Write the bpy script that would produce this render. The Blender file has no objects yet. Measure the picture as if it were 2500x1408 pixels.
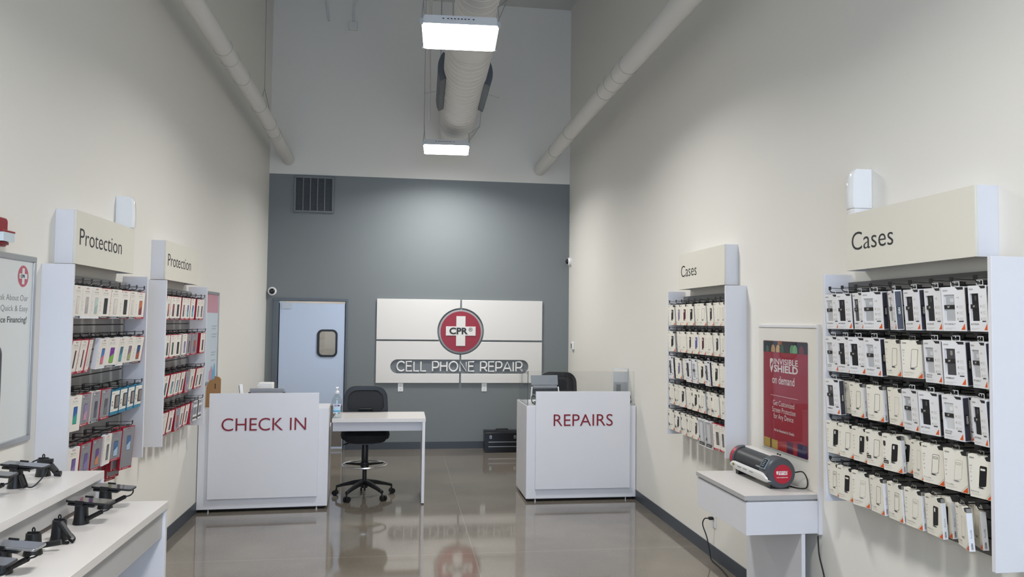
import bpy, bmesh, math, random
from math import pi, sin, cos, radians
from mathutils import Matrix, Vector
random.seed(7)
S = bpy.context.scene
COL = S.collection

# ---------------------------------------------------------------- camera, world, exposure
cam = bpy.data.cameras.new('camera')
cam.sensor_width = 36.0
cam.lens = 1874.557 / 2500 * 36
cam.clip_start = 0.05
cam_o = bpy.data.objects.new('camera', cam)
COL.objects.link(cam_o)
R_ = Vector((0.98983, -0.14178, 0.0117)); U_ = Vector((-0.01778, -0.04168, 0.99897)); B_ = Vector((-0.14115, -0.98902, -0.04377))
m = Matrix((R_, U_, B_)).transposed().to_4x4()
m.translation = (0, 0, 1.8136)
cam_o.matrix_world = m
S.camera = cam_o

W_ = bpy.data.worlds.new('daylight')
S.world = W_
W_.use_nodes = True
bgn = W_.node_tree.nodes['Background']
bgn.inputs[0].default_value = (0.57, 0.73, 1.0, 1)
bgn.inputs[1].default_value = 6.5
S.view_settings.view_transform = 'Standard'
S.view_settings.look = 'None'
S.view_settings.gamma = 1.0
S.view_settings.use_curve_mapping = False
S.view_settings.exposure = 0.0
LAMP_W = 60.0                                  # watts of light from each LED panel lamp
LAMP_SPREAD = 152.0                            # beam angle of its lens, degrees
# room dimensions (metres)
XL, XR, YB, YF, ZC, ZG = -1.875, 2.426, 11.069, -5.5, 6.48, 3.86
# daylight portal filling the shop window behind the camera
pl = bpy.data.lights.new('window_portal', 'AREA')
pl.shape = 'RECTANGLE'; pl.size = 3.8; pl.size_y = 4.4
pl.cycles.is_portal = True
plo = bpy.data.objects.new('window_portal', pl)
COL.objects.link(plo)
plo.location = (0.275, YF + 0.02, 2.35)
plo.rotation_euler = (radians(90), 0, 0)

# ---------------------------------------------------------------- helpers
def lin(c):
    return c / 12.92 if c <= 0.04045 else ((c + 0.055) / 1.055) ** 2.4
def hexc(h):
    h = h.lstrip('#')
    return tuple(lin(int(h[i:i + 2], 16) / 255) for i in (0, 2, 4)) + (1,)
MATS = {}
def mat(name, h, rough=0.5, metal=0.0, spec=0.5, bump=0.0, bscale=60.0, var=0.0, coat=0.0, emit=None):
    if name in MATS: return MATS[name]
    M = bpy.data.materials.new(name); M.use_nodes = True
    nt = M.node_tree; p = nt.nodes['Principled BSDF']
    p.inputs['Base Color'].default_value = hexc(h)
    p.inputs['Roughness'].default_value = rough
    p.inputs['Metallic'].default_value = metal
    p.inputs['Specular IOR Level'].default_value = spec
    if coat: p.inputs['Coat Weight'].default_value = coat; p.inputs['Coat Roughness'].default_value = 0.05
    if emit:
        p.inputs['Emission Color'].default_value = hexc(h); p.inputs['Emission Strength'].default_value = emit
    if bump or var:
        tc = nt.nodes.new('ShaderNodeTexCoord'); nz = nt.nodes.new('ShaderNodeTexNoise')
        nz.inputs['Scale'].default_value = bscale; nz.inputs['Detail'].default_value = 4
        nt.links.new(tc.outputs['Object'], nz.inputs['Vector'])
        if bump:
            b = nt.nodes.new('ShaderNodeBump'); b.inputs['Strength'].default_value = bump; b.inputs['Distance'].default_value = 0.002
            nt.links.new(nz.outputs['Fac'], b.inputs['Height']); nt.links.new(b.outputs['Normal'], p.inputs['Normal'])
        if var:
            mx = nt.nodes.new('ShaderNodeMix'); mx.data_type = 'RGBA'
            c = hexc(h); mx.inputs[6].default_value = tuple(x * (1 - var) for x in c[:3]) + (1,)
            mx.inputs[7].default_value = tuple(min(1, x * (1 + var)) for x in c[:3]) + (1,)
            nt.links.new(nz.outputs['Fac'], mx.inputs[0]); nt.links.new(mx.outputs[2], p.inputs['Base Color'])
    MATS[name] = M
    return M

class MB:
    """collects shapes into one mesh"""
    def __init__(s): s.v = []; s.f = []; s.mi = []; s.mats = []
    def k(s, m):
        if m not in s.mats: s.mats.append(m)
        return s.mats.index(m)
    def add(s, vs, fs, m):
        n = len(s.v); k = s.k(m)
        s.v += [tuple(v) for v in vs]
        for f in fs: s.f.append(tuple(i + n for i in f)); s.mi.append(k)
        return s
    def box(s, x0, x1, y0, y1, z0, z1, m):
        v = [(x, y, z) for z in (z0, z1) for y in (y0, y1) for x in (x0, x1)]
        return s.add(v, [(0, 2, 3, 1), (4, 5, 7, 6), (0, 1, 5, 4), (1, 3, 7, 5), (3, 2, 6, 7), (2, 0, 4, 6)], m)
    def prism(s, pts, O, U, V, h, m, both=True):
        """outline pts (u,v) counter-clockwise seen from +N, thickness h along N=UxV from O"""
        O, U, V = Vector(O), Vector(U), Vector(V); N = U.cross(V).normalized(); n = len(pts)
        a = [O + U * p[0] + V * p[1] for p in pts]; b = [q + N * h for q in a]
        fs = [tuple(range(n, 2 * n))] + [(i, (i + 1) % n, n + (i + 1) % n, n + i) for i in range(n)]
        if both: fs.append(tuple(range(n - 1, -1, -1)))
        return s.add(a + b, fs, m)
    def flat(s, pts, O, U, V, m):
        O, U, V = Vector(O), Vector(U), Vector(V)
        return s.add([O + U * p[0] + V * p[1] for p in pts], [tuple(range(len(pts)))], m)
    def rect(s, u0, u1, v0, v1, O, U, V, m): return s.flat([(u0, v0), (u1, v0), (u1, v1), (u0, v1)], O, U, V, m)
    def tube(s, pts, r, m, n=8, closed=False, cap=True):
        P = [Vector(p) for p in pts]; N = len(P); rs = r if isinstance(r, (list, tuple)) else [r] * N
        vs = []; up = None
        for i, p in enumerate(P):
            a = P[(i - 1) % N] if closed or i > 0 else p; b = P[(i + 1) % N] if closed or i < N - 1 else p
            t = (b - a); t = t.normalized() if t.length > 1e-9 else Vector((0, 0, 1))
            if up is None:
                up = Vector((0, 0, 1)) if abs(t.z) < 0.9 else Vector((1, 0, 0))
            up = (up - t * up.dot(t)); up = up.normalized() if up.length > 1e-6 else t.orthogonal().normalized()
            w = t.cross(up)
            for j in range(n):
                an = 2 * pi * j / n
                vs.append(p + (up * cos(an) + w * sin(an)) * rs[i])
        fs = []
        for i in range(N if closed else N - 1):
            o, q = i * n, ((i + 1) % N) * n
            for j in range(n): fs.append((o + j, o + (j + 1) % n, q + (j + 1) % n, q + j))
        if cap and not closed:
            fs.append(tuple(range(n - 1, -1, -1))); fs.append(tuple(range((N - 1) * n, N * n)))
        return s.add(vs, fs, m)
    def lathe(s, prof, O, m, n=24, axis='z', sx=1.0, sy=1.0):
        O = Vector(O); vs = []
        for r, h in prof:
            for j in range(n):
                a = 2 * pi * j / n; c, d = r * cos(a) * sx, r * sin(a) * sy
                vs.append(O + (Vector((c, d, h)) if axis == 'z' else Vector((c, -h, d)) if axis == 'y' else Vector((h, c, d))))
        fs = []
        for i in range(len(prof) - 1):
            for j in range(n): fs.append((i * n + j, i * n + (j + 1) % n, (i + 1) * n + (j + 1) % n, (i + 1) * n + j))
        fs.append(tuple(range(n - 1, -1, -1))); fs.append(tuple(range((len(prof) - 1) * n, len(prof) * n)))
        return s.add(vs, fs, m)
    def text(s, t, O, U, V, h, m, align='l', off=0.0, width=None, depth=0.0, res=2):
        """cap height h; origin at baseline"""
        vs, fs, w = textgeo(t, off, depth / h if depth else 0.0, res)
        O, U, V = Vector(O), Vector(U).normalized(), Vector(V).normalized(); N = U.cross(V)
        sx = h if width is None else width / w
        o = 0 if align == 'l' else -w * sx / 2 if align == 'c' else -w * sx
        return s.add([O + U * (x * sx + o) + V * (y * h) + N * (z * h) for x, y, z in vs], fs, m)
    def xf(s, M, start=0):
        s.v = s.v[:start] + [tuple(M @ Vector(v)) for v in s.v[start:]]
        return s
    def mesh(s, name, smooth=True):
        me = bpy.data.meshes.new(name)
        me.from_pydata(s.v, [], s.f)
        for q in s.mats: me.materials.append(q)
        me.polygons.foreach_set('material_index', s.mi)
        if smooth:
            me.polygons.foreach_set('use_smooth', [True] * len(me.polygons))
            me.set_sharp_from_angle(angle=radians(32))
        me.update()
        return me
    def build(s, name, parent=None, loc=(0, 0, 0), rot=(0, 0, 0), bevel=0.0, smooth=True):
        o = bpy.data.objects.new(name, s.mesh(name, smooth))
        COL.objects.link(o); o.location = loc; o.rotation_euler = rot
        if parent: o.parent = parent
        if bevel:
            b = o.modifiers.new('bevel', 'BEVEL'); b.width = bevel; b.segments = 2; b.limit_method = 'ANGLE'; b.angle_limit = radians(50)
        return o

_TG = {}
def textgeo(t, off, depth, res):
    key = (t, round(off, 4), round(depth, 3), res)
    if key in _TG: return _TG[key]
    c = bpy.data.curves.new('t', 'FONT'); c.body = t; c.size = 1.0; c.offset = off; c.resolution_u = res
    c.extrude = 0
    o = bpy.data.objects.new('t', c)
    me = bpy.data.meshes.new_from_object(o)
    vs = [tuple(v.co) for v in me.vertices]; fs = [tuple(p.vertices) for p in me.polygons]
    x0 = min(v[0] for v in vs); x1 = max(v[0] for v in vs)
    sc = 1 / CAP
    vs = [((x - x0) * sc, y * sc, 0.0) for x, y, z in vs]
    if depth:
        n = len(vs); edges = {}
        for f in fs:
            for i in range(len(f)):
                a, b = f[i], f[(i + 1) % len(f)]
                edges[(a, b)] = 1
        side = [(a, b, b + n, a + n) for a, b in edges if (b, a) not in edges]
        vs = [(x, y, 0.0) for x, y, z in vs] + [(x, y, depth) for x, y, z in vs]
        fs = [tuple(i + n for i in f) for f in fs] + side
    bpy.data.objects.remove(o); bpy.data.curves.remove(c); bpy.data.meshes.remove(me)
    _TG[key] = (vs, fs, (x1 - x0) * sc)
    return _TG[key]
CAP = 1.0
CAP = max(v[1] for v in textgeo('H', 0.0, 0, 2)[0]); _TG.clear()

def empty(name, loc=(0, 0, 0), rz=0.0, rx=0.0):
    o = bpy.data.objects.new(name, None); COL.objects.link(o)
    o.location = loc; o.rotation_euler = (rx, 0, rz); o.empty_display_size = 0.05
    return o
def tag(o, label, cat, group=None, kind=None):
    o['label'] = label; o['category'] = cat
    if group: o['group'] = group
    if kind: o['kind'] = kind
    return o
def struct(o):
    o['kind'] = 'structure'; return o
def rrect(w, h, r, n=5, cx=0, cy=0):
    pts = []
    for (x, y, a0) in ((w / 2 - r, -h / 2 + r, -90), (w / 2 - r, h / 2 - r, 0), (-w / 2 + r, h / 2 - r, 90), (-w / 2 + r, -h / 2 + r, 180)):
        for i in range(n + 1):
            a = radians(a0 + 90 * i / n); pts.append((cx + x + r * cos(a), cy + y + r * sin(a)))
    return pts
def circ(r, n=40, cx=0, cy=0): return [(cx + r * cos(2 * pi * i / n), cy + r * sin(2 * pi * i / n)) for i in range(n)]
def bez(pts, n=10):
    """smooth curve through points (Catmull-Rom)"""
    P = [Vector(p) for p in pts]; P = [P[0] * 2 - P[1]] + P + [P[-1] * 2 - P[-2]]; out = []
    for i in range(1, len(P) - 2):
        for j in range(n):
            t = j / n
            out.append(0.5 * ((2 * P[i]) + (P[i + 1] - P[i - 1]) * t + (2 * P[i - 1] - 5 * P[i] + 4 * P[i + 1] - P[i + 2]) * t * t + (3 * P[i] - P[i - 1] - 3 * P[i + 1] + P[i + 2]) * t ** 3))
    out.append(P[-2]); return out
X3, Y3, Z3 = Vector((1, 0, 0)), Vector((0, 1, 0)), Vector((0, 0, 1))

# ---------------------------------------------------------------- materials
M_wall = mat('wall_paint', '#e7e4dc', 0.6, bump=0.05, bscale=180, spec=0.3)
M_grey = mat('grey_wall_paint', '#7e8486', 0.62, bump=0.05, bscale=180, spec=0.25)
M_base = mat('vinyl_base', '#42484f', 0.45)
M_ceil = mat('ceiling_paint', '#cfcfcd', 0.8)
M_lam = mat('white_laminate', '#dedee2', 0.35, var=0.015, bscale=8)
M_lam2 = mat('white_laminate_top', '#dad6d2', 0.28, var=0.015, bscale=8)
M_hdr = mat('header_board', '#e0dccf', 0.5, var=0.01, bscale=8)
M_slat = mat('slatwall_grey', '#62615f', 0.35, var=0.04, bscale=20)
M_slatl = mat('slatwall_light_grey', '#908f8c', 0.35, var=0.04, bscale=20)
M_groove = mat('slat_groove', '#1d1d1d', 0.6)
M_black = mat('black_plastic', '#101113', 0.4)
M_wire = mat('black_wire', '#0e0e0f', 0.35, spec=0.5)
M_cord = mat('black_cord', '#0b0b0c', 0.5)
M_chrome = mat('chrome', '#e2e2e2', 0.24, metal=1.0)
M_alu = mat('aluminium', '#b9bbbc', 0.32, metal=1.0)
M_alup = mat('silver_frame', '#b4b6b7', 0.35, metal=0.7)
M_duct = mat('white_duct', '#dddbd6', 0.55)
M_white = mat('white_plastic', '#efefee', 0.25)
M_gloss = mat('white_gloss', '#f1f2f2', 0.08, coat=0.6)
M_dk = mat('print_dark', '#2b2a2b', 0.5)
M_red = mat('brand_red', '#9e1f33', 0.4)
M_cpr = mat('sign_red', '#962031', 0.4)
M_text = mat('text_red', '#82091f', 0.45)
M_grtxt = mat('sign_grey', '#74797c', 0.45)
M_card = mat('cardboard', '#96714a', 0.8, var=0.08, bscale=40)
M_paper = mat('paper_white', '#eeedea', 0.6)

# ---------------------------------------------------------------- floor
def floor_mat():
    M = bpy.data.materials.new('polished_concrete'); M.use_nodes = True; MATS['polished_concrete'] = M
    nt = M.node_tree; N = nt.nodes; L = nt.links; p = N['Principled BSDF']
    g = N.new('ShaderNodeNewGeometry')
    n1 = N.new('ShaderNodeTexNoise'); n1.inputs['Scale'].default_value = 1.3; n1.inputs['Detail'].default_value = 5
    n2 = N.new('ShaderNodeTexNoise'); n2.inputs['Scale'].default_value = 220; n2.inputs['Detail'].default_value = 2
    vo = N.new('ShaderNodeTexVoronoi'); vo.inputs['Scale'].default_value = 90
    for q in (n1, n2, vo): L.new(g.outputs['Position'], q.inputs['Vector'])
    r1 = N.new('ShaderNodeValToRGB'); r1.color_ramp.elements[0].position = 0.35; r1.color_ramp.elements[1].position = 0.68
    r1.color_ramp.elements[0].color = hexc('#70695f'); r1.color_ramp.elements[1].color = hexc('#81796e')
    L.new(n1.outputs['Fac'], r1.inputs[0])
    r2 = N.new('ShaderNodeValToRGB'); r2.color_ramp.elements[0].position = 0.36; r2.color_ramp.elements[1].position = 0.66
    r2.color_ramp.elements[0].color = (0.62, 0.62, 0.62, 1); r2.color_ramp.elements[1].color = (1.3, 1.3, 1.28, 1)
    L.new(n2.outputs['Fac'], r2.inputs[0])
    mu = N.new('ShaderNodeMix'); mu.data_type = 'RGBA'; mu.blend_type = 'MULTIPLY'; mu.inputs[0].default_value = 0.75
    L.new(r1.outputs[0], mu.inputs[6]); L.new(r2.outputs[0], mu.inputs[7])
    # pale stones
    r3 = N.new('ShaderNodeValToRGB'); r3.color_ramp.elements[0].position = 0.1; r3.color_ramp.elements[1].position = 0.2
    r3.color_ramp.elements[0].color = (1, 1, 1, 1); r3.color_ramp.elements[1].color = (0, 0, 0, 1)
    L.new(vo.outputs['Distance'], r3.inputs[0])
    m2 = N.new('ShaderNodeMix'); m2.data_type = 'RGBA'; m2.inputs[7].default_value = hexc('#b0a799')
    ml = N.new('ShaderNodeMath'); ml.operation = 'MULTIPLY'; ml.inputs[1].default_value = 0.35
    L.new(r3.outputs[0], ml.inputs[0]); L.new(ml.outputs[0], m2.inputs[0]); L.new(mu.outputs[2], m2.inputs[6])
    # sawn control joints
    sp = N.new('ShaderNodeSeparateXYZ'); L.new(g.outputs['Position'], sp.inputs[0])
    def line(out, c, w):
        a = N.new('ShaderNodeMath'); a.operation = 'SUBTRACT'; a.inputs[1].default_value = c; L.new(out, a.inputs[0])
        b = N.new('ShaderNodeMath'); b.operation = 'ABSOLUTE'; L.new(a.outputs[0], b.inputs[0])
        d = N.new('ShaderNodeMath'); d.operation = 'LESS_THAN'; d.inputs[1].default_value = w; L.new(b.outputs[0], d.inputs[0])
        return d
    j1 = line(sp.outputs[0], 0.59, 0.003); j2 = line(sp.outputs[1], 6.085, 0.004)
    mx = N.new('ShaderNodeMath'); mx.operation = 'MAXIMUM'; L.new(j1.outputs[0], mx.inputs[0]); L.new(j2.outputs[0], mx.inputs[1])
    mj = N.new('ShaderNodeMath'); mj.operation = 'MULTIPLY'; mj.inputs[1].default_value = 0.28; L.new(mx.outputs[0], mj.inputs[0])
    m3 = N.new('ShaderNodeMix'); m3.data_type = 'RGBA'; m3.inputs[7].default_value = hexc('#b3aca0')
    L.new(mj.outputs[0], m3.inputs[0]); L.new(m2.outputs[2], m3.inputs[6]); L.new(m3.outputs[2], p.inputs['Base Color'])
    p.inputs['Roughness'].default_value = 0.07; p.inputs['Specular IOR Level'].default_value = 0.7; p.inputs['Coat Weight'].default_value = 0.12; p.inputs['Coat Roughness'].default_value = 0.03
    bp = N.new('ShaderNodeBump'); bp.inputs['Strength'].default_value = 0.05; bp.inputs['Distance'].default_value = 0.001
    n3 = N.new('ShaderNodeTexNoise'); n3.inputs['Scale'].default_value = 9; n3.inputs['Detail'].default_value = 3
    L.new(g.outputs['Position'], n3.inputs['Vector']); L.new(n3.outputs['Fac'], bp.inputs['Height']); L.new(bp.outputs['Normal'], p.inputs['Normal'])
    return M

# ---------------------------------------------------------------- room shell
struct(MB().box(XL - .12, XR + .12, YF - .12, YB + 2.0, -.1, 0, floor_mat()).build('floor', smooth=False))
struct(MB().box(XL - .12, XR + .12, YF - .12, YB + .12, ZC, ZC + .1, M_ceil).build('ceiling', smooth=False))
struct(MB().box(XL - .12, XL, YF - .12, YB + .12, 0, ZC, M_wall).build('wall_left', smooth=False))
struct(MB().box(XR, XR + .12, YF - .12, YB + .12, 0, ZC, M_wall).build('wall_right', smooth=False))
b = MB()
DX0, DX1, DZ = -1.70, -.785, 2.075
b.box(XL, DX0, YB, YB + .12, 0, ZG, M_grey); b.box(DX1, XR, YB, YB + .12, 0, ZG, M_grey); b.box(DX0, DX1, YB, YB + .12, DZ, ZG, M_grey)
b.box(XL, XR, YB, YB + .12, ZG, ZC, M_wall)
struct(b.build('wall_back', smooth=False))
b = MB()
b.box(XL, -1.625, YF - .12, YF, 0, ZC, M_wall); b.box(2.175, XR, YF - .12, YF, 0, ZC, M_wall)
b.box(-1.625, 2.175, YF - .12, YF, 0, .15, M_wall); b.box(-1.625, 2.175, YF - .12, YF, 4.55, ZC, M_wall)
struct(b.build('wall_front', smooth=False))
b = MB()
for x in (-1.625, .25, 2.125): b.box(x, x + .05, YF - .09, YF - .03, .15, 4.55, M_alup)
for z in (.15, 2.3, 4.5): b.box(-1.575, 2.125, YF - .088, YF - .032, z, z + .05, M_alup)
struct(b.build('window_1', smooth=False))
# little room behind the swing door
M_room = mat('rear_room_paint', '#a39a8c', 0.7)
b = MB()
b.box(-2.6, -2.5, YB + .12, YB + 1.9, 0, 2.6, M_room); b.box(0.3, 0.4, YB + .12, YB + 1.9, 0, 2.6, M_room)
b.box(-2.6, .4, YB + 1.9, YB + 2.0, 0, 2.6, M_room); b.box(-2.6, .4, YB + .12, YB + 2.0, 2.6, 2.7, M_room)
struct(b.build('wall_rear_room', smooth=False))
rl = bpy.data.lights.new('rear_room_lamp', 'AREA'); rl.size = .5; rl.energy = 22; rl.color = (1, .97, .92)
rlo = bpy.data.objects.new('rear_room_lamp', rl); COL.objects.link(rlo); rlo.location = (-1.2, YB + 1.0, 2.55)
# vinyl baseboards
def base(name, x0, x1, y0, y1): return struct(MB().box(x0, x1, y0, y1, 0, .1, M_base).build(name, smooth=False))
base('baseboard_left', XL, XL + .008, YF, YB)
base('baseboard_right', XR - .008, XR, YF, YB)
base('baseboard_back', -.757, XR - .008, YB - .008, YB)
base('baseboard_back.001', XL + .008, -1.778, YB - .008, YB)

# ---------------------------------------------------------------- swing door
M_frame = mat('door_frame_paint', '#5d646c', 0.4)
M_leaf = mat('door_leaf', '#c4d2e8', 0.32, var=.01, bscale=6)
door = struct(empty('door_1', (-1.2425, YB, 0)))
ox = -1.2425
b = MB()
b.box(-1.777 - ox, DX0 - ox, -.03, .12, 0, DZ, M_frame); b.box(DX1 - ox, -.758 - ox, -.03, .12, 0, DZ, M_frame)
b.box(-1.777 - ox, -.758 - ox, -.03, .12, DZ, 2.115, M_frame)
b.box(DX0 - ox, DX0 - ox + .012, .02, .05, 0, DZ, M_frame); b.box(DX1 - ox - .012, DX1 - ox, .02, .05, 0, DZ, M_frame)
b.build('door_frame', door, bevel=.004)
wx, wz, ww, wh = (-1.166 - .899) / 2 - ox, (1.673 + 1.302) / 2, .27, .375
lo, hi = DX0 - ox + .013, DX1 - ox - .013
# leaf with a rounded window cut out: outline runs round the edge, along a seam, round the hole
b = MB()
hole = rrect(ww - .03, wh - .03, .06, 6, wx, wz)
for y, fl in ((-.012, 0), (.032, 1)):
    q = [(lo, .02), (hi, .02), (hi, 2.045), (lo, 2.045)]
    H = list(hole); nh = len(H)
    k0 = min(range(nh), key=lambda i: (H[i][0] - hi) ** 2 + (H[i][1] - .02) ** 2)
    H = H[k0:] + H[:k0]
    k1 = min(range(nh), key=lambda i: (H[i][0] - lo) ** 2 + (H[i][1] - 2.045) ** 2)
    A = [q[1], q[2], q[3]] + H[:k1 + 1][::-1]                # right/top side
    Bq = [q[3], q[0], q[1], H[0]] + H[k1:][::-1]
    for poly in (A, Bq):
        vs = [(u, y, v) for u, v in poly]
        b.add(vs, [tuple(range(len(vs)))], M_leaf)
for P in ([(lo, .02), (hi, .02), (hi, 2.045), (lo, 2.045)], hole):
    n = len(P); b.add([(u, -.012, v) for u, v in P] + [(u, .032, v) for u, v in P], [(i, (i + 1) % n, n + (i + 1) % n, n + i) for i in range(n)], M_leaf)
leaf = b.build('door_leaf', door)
b = MB()
ring_o, ring_i = rrect(ww + .012, wh + .012, .075, 8, wx, wz), rrect(ww - .045, wh - .045, .05, 8, wx, wz)
n = len(ring_o)
for y0 in (-.024, .03):
    y1 = y0 + .014
    vs = [(u, y0, v) for u, v in ring_o] + [(u, y0, v) for u, v in ring_i] + [(u, y1, v) for u, v in ring_o] + [(u, y1, v) for u, v in ring_i]
    fs = []
    for i in range(n):
        j = (i + 1) % n
        fs += [(i, j, n + j, n + i), (2 * n + i, 3 * n + i, 3 * n + j, 2 * n + j), (i, 2 * n + i, 2 * n + j, j), (n + i, n + j, 3 * n + j, 3 * n + i)]
    b.add(vs, fs, M_black)
b.build('window_gasket', leaf)
def clear_mat(name, h, gl=0.1, rough=0.02, fac=.09):
    """thin clear sheet: mostly see-through with a Fresnel gloss"""
    M = bpy.data.materials.new(name); M.use_nodes = True; MATS[name] = M
    nt = M.node_tree; N = nt.nodes; L = nt.links; N.remove(N['Principled BSDF'])
    t = N.new('ShaderNodeBsdfTransparent'); t.inputs[0].default_value = hexc(h)
    g = N.new('ShaderNodeBsdfGlossy'); g.inputs['Roughness'].default_value = rough
    f = N.new('ShaderNodeLayerWeight'); f.inputs[0].default_value = 0.5
    q = N.new('ShaderNodeMath'); q.operation = 'POWER'; q.inputs[1].default_value = 4.0; L.new(f.outputs['Facing'], q.inputs[0])
    a = N.new('ShaderNodeMath'); a.operation = 'MULTIPLY_ADD'; a.inputs[1].default_value = 0.5; a.inputs[2].default_value = 0.022 + gl; L.new(q.outputs[0], a.inputs[0])
    mx = N.new('ShaderNodeMixShader'); L.new(a.outputs[0], mx.inputs[0]); L.new(t.outputs[0], mx.inputs[1]); L.new(g.outputs[0], mx.inputs[2])
    L.new(mx.outputs[0], N['Material Output'].inputs[0]); return M
M_clear = clear_mat('clear_acrylic', '#fafbfb', .0)
M_pane = clear_mat('window_pane', '#d8d6d0', .06)
MB().flat(rrect(ww - .04, wh - .04, .05, 6, wx, wz), (0, .01, 0), X3, Z3, M_pane).build('pane', leaf)
M_kick = mat('kick_plate', '#6e675f', 0.45)
MB().box(lo + .01, hi - .01, -.016, -.0125, .05, .62, M_kick).build('kick_plate', leaf)
M_steel = mat('steel_plate', '#b7babd', 0.3, metal=.8)
MB().box(-1.66 - ox, -1.53 - ox, -.02, -.0125, 1.965, 2.04, M_steel).box(-1.64 - ox, -1.6 - ox, -.026, -.02, 1.99, 2.02, M_steel).build('hinge_plate', leaf)
b = MB()
b.box(lo - .012, lo + .06, -.008, .026, 2.045, 2.07, M_steel)
b.build('hinge', door)

# ---------------------------------------------------------------- ventilation grille, domes, sensor, junction box
M_vent = mat('vent_grey', '#6d7275', 0.45); M_ventd = mat('vent_dark', '#383b3d', 0.35); M_louv = mat('vent_louver', '#6b6f71', 0.3, metal=.4)
v = tag(empty('return_air_grille', (-1.2585, YB, 3.579)), 'square grey return air grille with vertical bars high on the grey wall above the door', 'vent')
b = MB(); w, h = .277, .258
b.box(-w, w, -.03, 0, h - .03, h, M_vent); b.box(-w, w, -.03, 0, -h, -h + .03, M_vent)
b.box(-w, -w + .03, -.03, 0, -h + .03, h - .03, M_vent); b.box(w - .03, w, -.03, 0, -h + .03, h - .03, M_vent)
b.build('frame', v, bevel=.004)
MB().box(-w + .03, w - .03, -.006, -.001, -h + .03, h - .03, M_ventd).build('backing', v)
b = MB()
for i in range(30):
    z = -h + .035 + i * (2 * h - .07) / 29
    b.add([(-w + .03, -.012, z - .004), (w - .03, -.012, z - .004), (w - .03, -.007, z + .004), (-w + .03, -.007, z + .004)], [(0, 1, 2, 3)], M_louv)
b.build('louvers', v, smooth=False)
for i in range(1, 5):
    x = -w + .03 + i * (2 * w - .06) / 5
    MB().box(x - .007, x + .007, -.026, -.012, -h + .03, h - .03, M_vent).build('bar', v)

M_lens = mat('dome_lens', '#08090b', 0.06, coat=.5)
def dome(loc, rz, label):
    d = tag(empty('dome_camera', loc, rz), label, 'security camera', 'dome cameras on the walls')
    MB().lathe([(.058, 0), (.06, .006), (.06, .03), (.05, .044), (.044, .046)], (0, 0, 0), M_white, 28, 'y').build('housing', d)
    MB().lathe([(.04, .044), (.038, .056), (.03, .068), (.018, .076), (.004, .079)], (0, 0, 0), M_lens, 24, 'y').build('dome', d)
dome((-1.795, YB, 2.204), 0, 'white dome camera with black lens on the grey wall left of the door')
dome((XR, 10.95, 2.705), -pi / 2, 'white dome camera with black lens on the right wall near the grey wall')
s = tag(empty('wall_sensor', (XR, 10.71, 1.49), -pi / 2), 'small white wall sensor below the dome camera on the right wall', 'sensor')
MB().box(-.04, .04, -.035, 0, -.055, .055, M_white).build('housing', s, bevel=.008)
MB().box(-.022, .022, -.038, -.0355, -.035, .03, M_lens).build('display', s)
MB().box(-.01, .01, -.02, -.004, -.085, -.056, M_alup).build('cable_gland', s)
j = tag(empty('junction_box', (-.765, YB, 6.02)), 'painted square electrical junction box with conduit high on the back wall', 'junction box')
MB().box(-.058, .058, -.045, 0, -.058, .058, M_duct).build('box', j, bevel=.005)
MB().tube(bez([(0, -.025, .058), (0, -.025, .2), (.01, -.03, .32), (.06, -.04, .456)], 6), .013, M_duct).build('conduit', j)
tag(MB().tube(bez([(-1.17, YB - .02, 6.475), (-1.14, YB - .02, 6.3), (-1.11, YB - .02, 6.08)], 6), .014, M_duct).build('conduit'), 'thin painted conduit on the back wall left of the junction box', 'conduit')

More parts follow.
